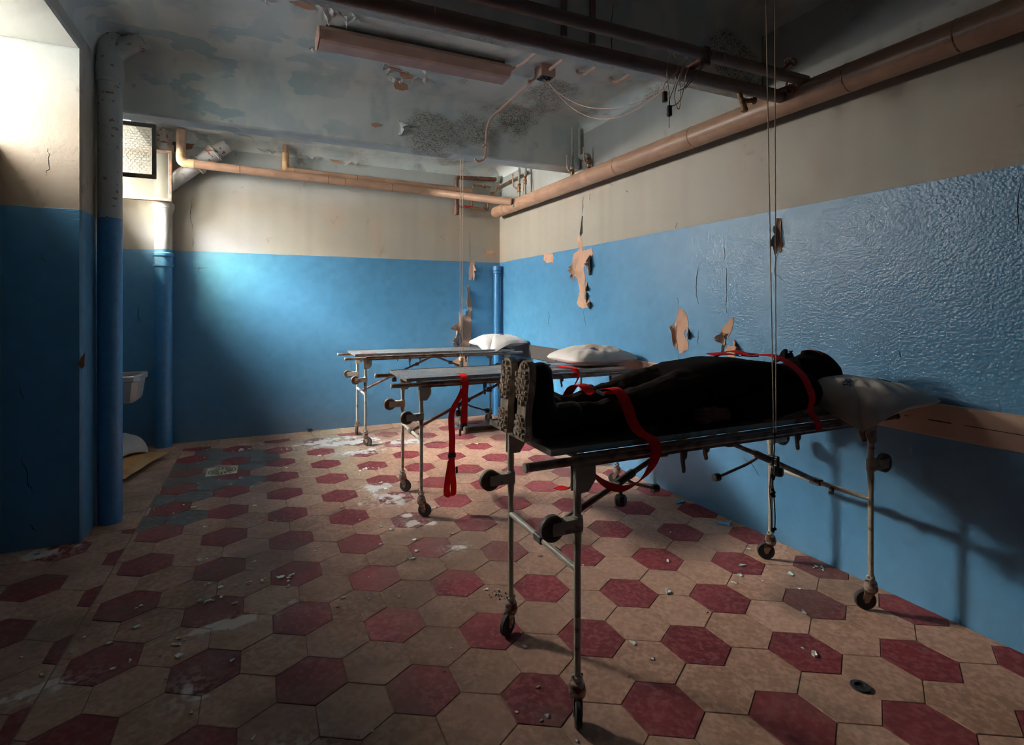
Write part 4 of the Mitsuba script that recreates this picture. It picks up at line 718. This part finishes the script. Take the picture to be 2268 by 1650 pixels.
for i, (x, s) in enumerate(LEGS):
    e = -1 if x == 0 else 1; cx = x + e * .098
    k = part('transport_wheel', cat(lathe([(.0, -.013), (.014, -.014), (.016, -.008), (.028, -.008), (.030, -.0135), (.040, -.014), (.044, -.009), (.044, .009), (.040, .014), (.030, .0135), (.028, .008), (.016, .008), (.014, .014), (0, .013)], (cx, s * LY, .668), 'y', 32)), 'm_wheel')
    a_, b_ = min(x, cx), max(x, cx)
    part(k + '__arm', cat(*[box(a_ - .006, b_ + .012, s * LY + o - .002, s * LY + o + .002, .646, .690, .0015) for o in (-.0175, .0175)], box(min(x, x + e * .05), max(x, x + e * .05), s * LY - .0175, s * LY + .0175, .686, .690), tube([(cx, s * LY - .021, .668), (cx, s * LY + .021, .668)], .006, 10), lathe([(.0145, .64), (.019, .642), (.019, .694), (.0145, .696)], (x, s * LY, 0), 'z', 16)), 'm_frame_paint')
TROLLEYS = [(.955, 1.815, 'nearest mortuary trolley with a steel tray, carrying the strapped person in black'), (.940, 3.76, 'middle mortuary trolley with an empty steel tray and red straps hanging from it'), (.905, 5.77, 'farthest mortuary trolley, empty, standing along the blue back wall')]
CAST = [[(-.45, -.89), (-.85, -.5), (-.80, .60), (-.75, .66)], [(.8, -.6), (.75, -.66), (-.7, .7), (-.8, .6)], [(.8, -.6), (-.3, -.95), (-.7, .7), (-.8, .6)]]
for i, (tx, ty, lab) in enumerate(TROLLEYS):
    k = 'trolley' + ('_%03d' % i if i else ''); tag(k, lab, 'trolley', 'mortuary trolleys in the room')
    for pk, d in PARTS: scene[k + '__' + pk] = {**d, 'to_world': T().translate([tx, ty, 0])}
    for (x, s), dv in zip(LEGS, CAST[i]):
        for q in (ms := caster(x, s, dv)): q.apply_translation((tx, ty, 0))
        c = put(k + '__caster', ms[0], 'm_caster', 30); put(c + '__wheel', ms[1], 'm_wheel', 30); put(c + '__tyre', ms[2], 'm_rubber', 30)
tag('trolley__tray', 'blue tinted steel tray')
TZ = .9265                                       # upper surface of the trays

# ------------------------------------------------------------------ pillows on the trolleys
put('pillow', place(pillow(.50, .60, .15, 1.3, (-1, -1), .11, wr=.014), 2.495, 1.63, TZ + .056, -.10, 0, -.02), 'm_pillow', 50, label='crumpled greyish pillow under the head of the person in black', cat='pillow')
put('pillow_001', place(pillow(.64, .52, .16, 3.1, (.1, -1), .05, wr=.013), 2.425, 3.70, TZ + .060, .06), 'm_pillow', 50, label='white pillow with a tan stain on the middle trolley', cat='pillow')
put('pillow_002', place(pillow(.60, .50, .16, 5.7, (-1, -1), .15, wr=.014), 2.46, 5.73, TZ + .060, .12), 'm_pillow', 50, label='pinkish white pillow with a drooping corner on the farthest trolley', cat='pillow')
def stamp(key, text, h, c, ux, uz):
    """blue laundry mark printed on a pillow: letters laid flat on the surface at c"""
    m = meshkit.text_mesh(text, h, .001, True); V = m.vertices; ux, uz = np.array(ux, float), np.array(uz, float); ux /= np.linalg.norm(ux); n = np.cross(ux, uz); n /= np.linalg.norm(n); uz = np.cross(n, ux)
    P = np.array(c) + np.outer(V[:, 0], ux) + np.outer(V[:, 1], uz) + np.outer(V[:, 2], n)
    return trimesh.Trimesh(P, m.faces, process=False)
def drape(key, text, h, xy, ang, pk, off=.0012):
    """the same, draped onto pillow pk by dropping each letter point onto it from the viewer's side"""
    m = meshkit.text_mesh(text, h, .0012, True); m = m.subdivide_to_size(.006) if hasattr(m, 'subdivide_to_size') else m
    pm = meshkit.WRITTEN[scene[pk]['filename']]; pv = pm[0].astype(float); pf = pm[1]; tm = trimesh.Trimesh(pv, pf, process=False)
    V = np.array(m.vertices); c, s = math.cos(ang), math.sin(ang); X_ = xy[0] + c * V[:, 0] - s * V[:, 1]; Y_ = xy[1] + s * V[:, 0] + c * V[:, 1]
    top = pv[pm[2][:, 2] > .15] if pm[2] is not None else pv
    from scipy.spatial import cKDTree
    dd, ii = cKDTree(top[:, :2]).query(np.c_[X_, Y_], k=6); wgt = 1 / (dd + 1e-4); z = (top[ii, 2] * wgt).sum(1) / wgt.sum(1)
    put(pk + '__laundry_mark', trimesh.Trimesh(np.c_[X_, Y_, z + off + V[:, 2] + .002], m.faces, process=False), 'm_ink', label='blue laundry mark')
drape('a', 'Hp', .040, (2.50, 1.49), -.3, 'pillow'); drape('a', 'Hp', .030, (2.36, 1.52), .6, 'pillow')
drape('b', 'Hp', .038, (2.60, 3.66), .2, 'pillow_001'); drape('b', 'Hp', .030, (2.33, 3.56), .2, 'pillow_001'); drape('c', 'Hp', .030, (2.44, 5.62), .2, 'pillow_002')

# ------------------------------------------------------------------ the person lying on the near trolley
by = 1.775
def yb(y): return by + y
H = hullsph
fig = [H((1.66, yb(-.07), 1.035, .098), (1.66, yb(.07), 1.035, .098)),                                                            # pelvis
       H((1.66, yb(-.06), 1.04, .10), (1.66, yb(.06), 1.04, .10), (1.80, yb(-.055), 1.045, .098), (1.80, yb(.055), 1.045, .098)),     # waist
       H((1.80, yb(-.055), 1.045, .10), (1.80, yb(.055), 1.045, .10), (2.02, yb(-.085), 1.04, .10), (2.02, yb(.085), 1.04, .10)),       # ribs
       H((2.02, yb(-.085), 1.04, .10), (2.02, yb(.085), 1.04, .10), (2.17, yb(-.145), 1.025, .068), (2.17, yb(.145), 1.025, .068)),      # shoulders
       H((2.17, yb(0), 1.035, .07), (2.30, yb(-.01), 1.055, .056)),                                                                   # neck
       H((2.425, yb(-.02), 1.085, .082), (2.465, yb(-.02), 1.065, .092), (2.36, yb(-.02), 1.095, .052)),                                # skull and jaw
       H((2.40, yb(-.02), 1.165, .012), (2.385, yb(-.02), 1.178, .011), (2.42, yb(-.02), 1.165, .008)),                                 # nose
       H((2.435, yb(-.055), 1.150, .013), (2.435, yb(.015), 1.150, .013)), H((2.36, yb(-.035), 1.146, .010), (2.36, yb(-.005), 1.146, .010)),
       H((2.43, yb(-.108), 1.075, .012), (2.45, yb(-.108), 1.07, .014)), H((2.43, yb(.068), 1.075, .012), (2.45, yb(.068), 1.07, .014))]
for s in (-1, 1):
    fig += [H((1.64, yb(s * .085), 1.03, .092), (1.27, yb(s * .090), 1.0, .055)), H((1.27, yb(s * .09), 1.0, .055), (1.14, yb(s * .085), .98, .050)), H((1.14, yb(s * .085), .98, .050), (.93, yb(s * .075), .978, .040)),
            H((2.16, yb(s * .155), 1.02, .058), (1.90, yb(s * .205), .995, .045)), H((1.90, yb(s * .205), .995, .045), (1.665, yb(s * .20), .975, .030))]
    hx, hy, hz = 1.655, yb(s * .198), .975
    fig.append(H((hx, hy, hz, .024), (hx - .03, hy - .018 * s, hz - .004, .018), (hx - .075, hy, hz - .004, .016), (hx - .06, hy + .012 * s, hz + .012, .016), (hx - .07, hy - .01 * s, hz - .016, .014)))
    for q, (dz, L) in enumerate(((.024, .036), (.008, .042), (-.008, .038), (-.022, .030))):
        a = (hx - .078, hy + .004 * s, hz + dz); b = (hx - .078 - L, hy + .006 * s, hz + dz - .002); c = (hx - .078 - L - .012, hy - .018 * s, hz + dz - .004)
        fig += [H((*a, .0095), (*b, .009), seg=12), H((*b, .009), (*c, .008), seg=12)]
    fig += [H((hx - .03, hy - .010 * s, hz + .02, .012), (hx - .062, hy - .02 * s, hz + .036, .010), seg=12), H((hx - .062, hy - .02 * s, hz + .036, .010), (hx - .092, hy - .02 * s, hz + .03, .009), seg=12)]
body = organic(fig, .011, 8)
put('person', body, 'm_skin', True, label='person in black clothes and heavy boots lying strapped on the near trolley', cat='person')
tr_ = [H((1.70, yb(-.075), 1.04, .112), (1.70, yb(.075), 1.04, .112), (1.62, yb(-.08), 1.04, .112), (1.62, yb(.08), 1.04, .112))]
for s in (-1, 1):
    tr_ += [H((1.63, yb(s * .085), 1.04, .110), (1.47, yb(s * .095), 1.035, .092), (1.28, yb(s * .095), 1.005, .070)), H((1.28, yb(s * .095), 1.005, .070), (1.13, yb(s * .088), .982, .060)), H((1.13, yb(s * .088), .982, .060), (1.0, yb(s * .078), .98, .056), (.965, yb(s * .076), .98, .056))]
bs('m_trousers', (.012, .0075, .0055), .9, .1)
put('person__trousers', organic(tr_, .014, 6, .045, 11.), 'm_trousers', True, label='black baggy trousers')
jk = [H((1.62, yb(-.085), 1.04, .118), (1.62, yb(.085), 1.04, .118), (1.80, yb(-.08), 1.055, .122), (1.80, yb(.08), 1.055, .122)), H((1.80, yb(-.08), 1.055, .122), (1.80, yb(.08), 1.055, .122), (2.03, yb(-.10), 1.045, .112), (2.03, yb(.10), 1.045, .112)),
      H((2.03, yb(-.10), 1.045, .112), (2.03, yb(.10), 1.045, .112), (2.18, yb(-.15), 1.025, .082), (2.18, yb(.15), 1.025, .082)), H((2.18, yb(-.07), 1.04, .085), (2.18, yb(.07), 1.04, .085), (2.27, yb(0), 1.055, .078))]
for s in (-1, 1): jk += [H((2.165, yb(s * .16), 1.02, .076), (1.90, yb(s * .212), 1.0, .062)), H((1.90, yb(s * .212), 1.0, .062), (1.70, yb(s * .205), .98, .050))]
put('person__jacket', organic(jk, .014, 6, .026, 8.), 'm_cloth', True, label='black jacket')
put('person__jacket__collar', cat(sheet(np.stack([np.array([(2.235 + .012 * math.cos(a), yb(-.01 + .085 * math.cos(a)), 1.06 + .085 * math.sin(a)) for a in np.linspace(.15, 3.0, 16)]), np.array([(2.262 + .015 * math.cos(a), yb(-.01 + .10 * math.cos(a)), 1.075 + (.095 + .025 * math.sin(6 * a) ** 2) * math.sin(a)) for a in np.linspace(.15, 3.0, 16)])], 1), .006), box(2.228, 2.246, yb(-.03), yb(-.012), 1.15, 1.20, .004), trimesh.creation.torus(.008, .002, 14, 6).apply_translation((2.262, yb(-.03), 1.19))), 'm_cloth', 40, label='stiff collar with a zip pull')
put('person__jacket__pocket_trim', tube(spline([(1.70, yb(-.19), 1.085), (1.715, yb(-.175), 1.105), (1.75, yb(-.17), 1.112), (1.79, yb(-.168), 1.112)], 14), .003, 6), 'm_twine', True, label='light piping')
hd = [H((2.42, yb(-.02), 1.082, .100), (2.475, yb(-.02), 1.062, .106), (2.36, yb(-.02), 1.085, .080)), H((2.36, yb(-.02), 1.085, .078), (2.28, yb(-.01), 1.055, .078)), H((2.395, yb(-.02), 1.165, .020), (2.375, yb(-.02), 1.172, .018), (2.43, yb(-.02), 1.16, .02)), H((2.575, yb(-.05), 1.03, .020), (2.58, yb(-.04), 1.01, .022), (2.53, yb(-.04), 1.02, .035))]
put('person__hood', organic(hd, .012, 8, .010, 12.), 'm_cloth', True, label='black hood covering the head')
hp = np.array([[(2.40 + .165 * t + (.03 if 0 else 0), yb(-.02 + w), 1.083 + math.sqrt(max(.1075 ** 2 - (max(0, .165 * t - .045)) ** 2 * .92 - w * w, 1e-4)) + .001 - .022 * t) for w in np.linspace(-.062, .055, 9)] for t in np.linspace(.10, .86, 12)])
put('person__hood__red_panel', sheet(hp, .004), 'm_cloth_red', True, label='dark red panel on the hood')
def boot(s):
    y = yb(s * .075); tilt = .07
    b = [H((.897, y, .985, .055), (.905, y, 1.03, .055)), H((.90, y, .985, .056), (.895, y, .972, .046)), H((.897, y, 1.0, .054), (.887, y, 1.10, .050), (.889, y - .010, 1.160, .044)), H((.92, y, .99, .058), (1.02, y, .992, .060))]
    k = put('person__boot', organic(b, .011, 6, .008, 14.), 'm_boot', True, label='black laced boot, sole towards the viewer')
    # sole outline in (w, h): heel at the bottom
    ol = [(-.038, .0), (-.044, .02), (-.042, .06), (-.034, .10), (-.037, .14), (-.050, .19), (-.050, .235), (-.036, .268), (-.010, .282), (.018, .278), (.040, .258), (.048, .22), (.044, .17), (.034, .12), (.034, .08), (.042, .045), (.042, .015), (.034, 0)]
    ol = [(s * a, h) for a, h in ol]
    def at(w, h, dpt): return np.array([.818 + tilt * h * .55 - dpt, y + w - .020 * h / .28, .930 + h])
    pg = Polygon(ol).buffer(0); m = trimesh.creation.extrude_polygon(pg, .026); V = np.array([at(a, h, z - .02) for a, h, z in m.vertices]); m = trimesh.Trimesh(V, m.faces, process=False); m.fix_normals()
    so = put(k + '__sole', m, 'm_sole', label='thick worn sole')
    lugs = []; r_ = np.random.default_rng(11 + s)
    for j in range(15):
        h0 = .006 + j * .0185
        if .092 < h0 < .118: continue
        cols = 7
        for i in range(cols):
            w0 = (i - (cols - 1) / 2) * .0135 + r_.normal(0, .0012); hh = h0 + .004 * math.cos(i * 2.1) + r_.normal(0, .0012); bw, bh = .0048 + r_.uniform(-.001, .001), .0072 + r_.uniform(-.001, .0015)
            q = Polygon([(w0 - bw, hh - bh), (w0 + bw, hh - bh * .6), (w0 + bw, hh + bh), (w0 - bw, hh + bh * .7)])
            if not pg.buffer(-.002).contains(q): continue
            lm = trimesh.creation.extrude_polygon(q, .010 + r_.uniform(-.002, .004)); lugs.append(trimesh.Trimesh(np.array([at(a, h, z + .005) for a, h, z in lm.vertices]), lm.faces, process=False))
    for m in lugs: m.fix_normals()
    scene[k + '__tread_lugs'] = mikit.ply(cat(*lugs), 'm_sole'); labels[k + '__tread_lugs'] = {'label': 'chunky muddy tread lugs', 'kind': 'stuff'}
boot(-1); boot(1)

# ------------------------------------------------------------------ red straps
YN = 1.815 - .285                               # near rail of the near trolley
def buckle(key, c, ux, uy, w=.062, l=.05, t=.014, m='m_black'):
    ux, uy = np.array(ux, float) / np.linalg.norm(ux), np.array(uy, float) / np.linalg.norm(uy); n = np.cross(ux, uy)
    M = np.eye(4); M[:3, 0], M[:3, 1], M[:3, 2], M[:3, 3] = ux, uy, n, c
    f = cat(box(-l / 2, l / 2, -w / 2, -w / 2 + .007, -t / 2, t / 2, .002), box(-l / 2, l / 2, w / 2 - .007, w / 2, -t / 2, t / 2, .002), box(-l / 2, -l / 2 + .007, -w / 2, w / 2, -t / 2, t / 2, .002), box(l / 2 - .007, l / 2, -w / 2, w / 2, -t / 2, t / 2, .002), box(-.004, .004, -w / 2, w / 2, -t / 2, t / 2, .002))
    f.apply_transform(M); put(key + '__buckle', f, m)
# over the legs: far side up over the shins, down over the near rail, hanging loop below
def wrap(keys, x0, x1, a0, a1, cy, cz, off=.006, n=44):
    """points round the clothes (angle from a0 to a1 about the axis y = cy, z = cz), a little off the cloth"""
    V = np.vstack([meshkit.WRITTEN[scene[k]['filename']][0] for k in keys]).astype(float); out = []
    ang = np.arctan2(V[:, 2] - cz, V[:, 1] - cy); rad = np.hypot(V[:, 1] - cy, V[:, 2] - cz)
    for t in np.linspace(0, 1, n):
        x, a = x0 + (x1 - x0) * t, a0 + (a1 - a0) * t; sel = (np.abs(V[:, 0] - x) < .030) & (np.abs((ang - a + math.pi) % (2 * math.pi) - math.pi) < .16)
        out.append(rad[sel].max() if sel.any() else np.nan)
    r = np.array(out); i = np.arange(n); r = np.interp(i, i[~np.isnan(r)], r[~np.isnan(r)]); P = []
    from scipy.ndimage import gaussian_filter1d, maximum_filter1d
    r = gaussian_filter1d(maximum_filter1d(r, 5), 2.0) + off
    for t, q in zip(np.linspace(0, 1, n), r):
        a = a0 + (a1 - a0) * t; P.append((x0 + (x1 - x0) * t, cy + q * math.cos(a), cz + q * math.sin(a)))
    return np.array(P)
Q = wrap(('person__trousers',), 1.14, 1.225, .12, 3.05, by, .965)
P = spline(np.vstack([[(1.13, 1.97, .935)], Q[::3], [(1.24, 1.545, .936), (1.25, 1.515, .926), (1.25, 1.497, .90), (1.25, 1.496, .885)]]), 70)
put('leg_strap', ribbon(P, (1, .10, .03), .052), 'm_red', True, label='red webbing strap over the shins of the person, looped below the near rail', cat='strap')
put('leg_strap__hanging_loop', ribbon(spline([(1.25, 1.496, .885), (1.235, 1.497, .845), (1.19, 1.51, .79), (1.13, 1.53, .765), (1.07, 1.545, .785), (1.02, 1.55, .83), (1.00, 1.55, .87)], 40), np.linspace([1, 0, .1], [.25, .95, .15], 40), .048), 'm_red', True)
put('leg_strap__loose_end', ribbon(spline([(1.00, 1.56, .865), (.99, 1.60, .79), (.99, 1.66, .745), (.98, 1.72, .735)], 20), (1, .3, 0), .045), 'm_red', True)
buckle('leg_strap', (1.19, 1.715, 1.072), (.15, -1, -.2), (1, .12, .05)); put('leg_strap__buckle_bar', box(1.165, 1.215, 1.685, 1.70, 1.067, 1.078, .002), 'm_red')
# over the chest
Q = wrap(('person__jacket',), 1.96, 2.105, .15, 3.22, by, 1.0)
P = spline(np.vstack([[(1.94, 2.05, .94)], Q[::3], [(2.11, 1.535, .955), (2.112, 1.512, .925), (2.112, 1.497, .90), (2.112, 1.496, .880)]]), 70)
put('chest_strap', ribbon(P, (1, .15, .08), .050), 'm_red', True, label='red webbing strap over the chest and shoulder of the person in black', cat='strap')
put('chest_strap__loose_end', ribbon(spline([(2.09, 1.56, 1.055), (2.05, 1.545, 1.045), (2.02, 1.54, 1.025)], 12), (.2, .1, 1), .022), 'm_red', True)
put('chest_strap__folded_end', ribbon(spline([(2.00, 1.83, 1.172), (1.95, 1.81, 1.183), (1.90, 1.82, 1.186), (1.84, 1.83, 1.182)], 20), (.05, 1, .1), .055), 'm_red', True)
buckle('chest_strap', (2.055, 1.80, 1.176), (1, -.2, 0), (.15, 1, 0))
# middle trolley
YM = 3.76 - .285
put('hanging_strap', ribbon(spline([(1.235, 3.56, .932), (1.235, 3.49, .93), (1.235, 3.452, .905), (1.234, 3.449, .80), (1.230, 3.447, .70), (1.227, 3.446, .60)], 30), (1, .05, 0), .046), 'm_red', True, label='short red strap with a black clip hanging from the middle trolley', cat='strap')
put('hanging_strap__clip', box(1.203, 1.251, 3.438, 3.454, .555, .605, .006), 'm_black')
P = spline([(1.232, 3.475, .84), (1.19, 3.462, .77), (1.145, 3.455, .69), (1.142, 3.452, .55), (1.14, 3.45, .40), (1.146, 3.45, .25), (1.152, 3.45, .15), (1.14, 3.45, .118), (1.118, 3.45, .122), (1.105, 3.452, .17), (1.118, 3.456, .26), (1.136, 3.458, .36)], 60)
put('hanging_strap_001', ribbon(P, np.linspace([.8, .1, .6], [1, .1, 0], 60) * 0 + np.array([1, .18, .05]), .046), 'm_red', True, label='long red strap hanging in a loop nearly to the floor from the middle trolley', cat='strap')
buckle('hanging_strap_001', (1.14, 3.45, .395), (0, 0, 1), (1, .15, 0), .056, .03, .016)
put('hanging_strap_001__clip', box(1.168, 1.182, 3.442, 3.458, .27, .315, .004), 'm_black')
P = spline([(2.06, 3.75, .932), (2.09, 3.68, .936), (2.125, 3.58, .933), (2.14, 3.50, .933), (2.145, 3.462, .915), (2.14, 3.452, .86), (2.10, 3.45, .80), (2.085, 3.45, .74), (2.06, 3.45, .68), (2.02, 3.46, .64)], 50)
put('hanging_strap_002', ribbon(P, np.linspace([1, .3, 0], [.55, .8, .1], 50), .046), 'm_red', True, label='red strap with a black buckle lying beside the pillow of the middle trolley', cat='strap')
buckle('hanging_strap_002', (2.045, 3.775, .934), (-.4, 1, 0), (1, .4, 0), .05, .05, .012)
put('strap_tip', ribbon(spline([(.64, 5.585, .9315), (.98, 5.52, .932), (1.02, 5.5, .932)], 8)[4:], (.3, 1, 0), .03), 'm_red', True, label='tip of a red strap lying on the tray of the farthest trolley', cat='strap')

put('dirt_clump', cat(*[trimesh.creation.icosphere(1, r).apply_translation((x, y, z)) for x, y, z, r in zip(rng.normal(.44, .02, 22), 6.40 - np.abs(rng.normal(0, .012, 22)), np.abs(rng.normal(.012, .010, 22)) + .004, rng.uniform(.004, .010, 22))]), 'm_rubber', kind='stuff', label='small dark clump of dirt at the foot of the back wall', cat='dirt')
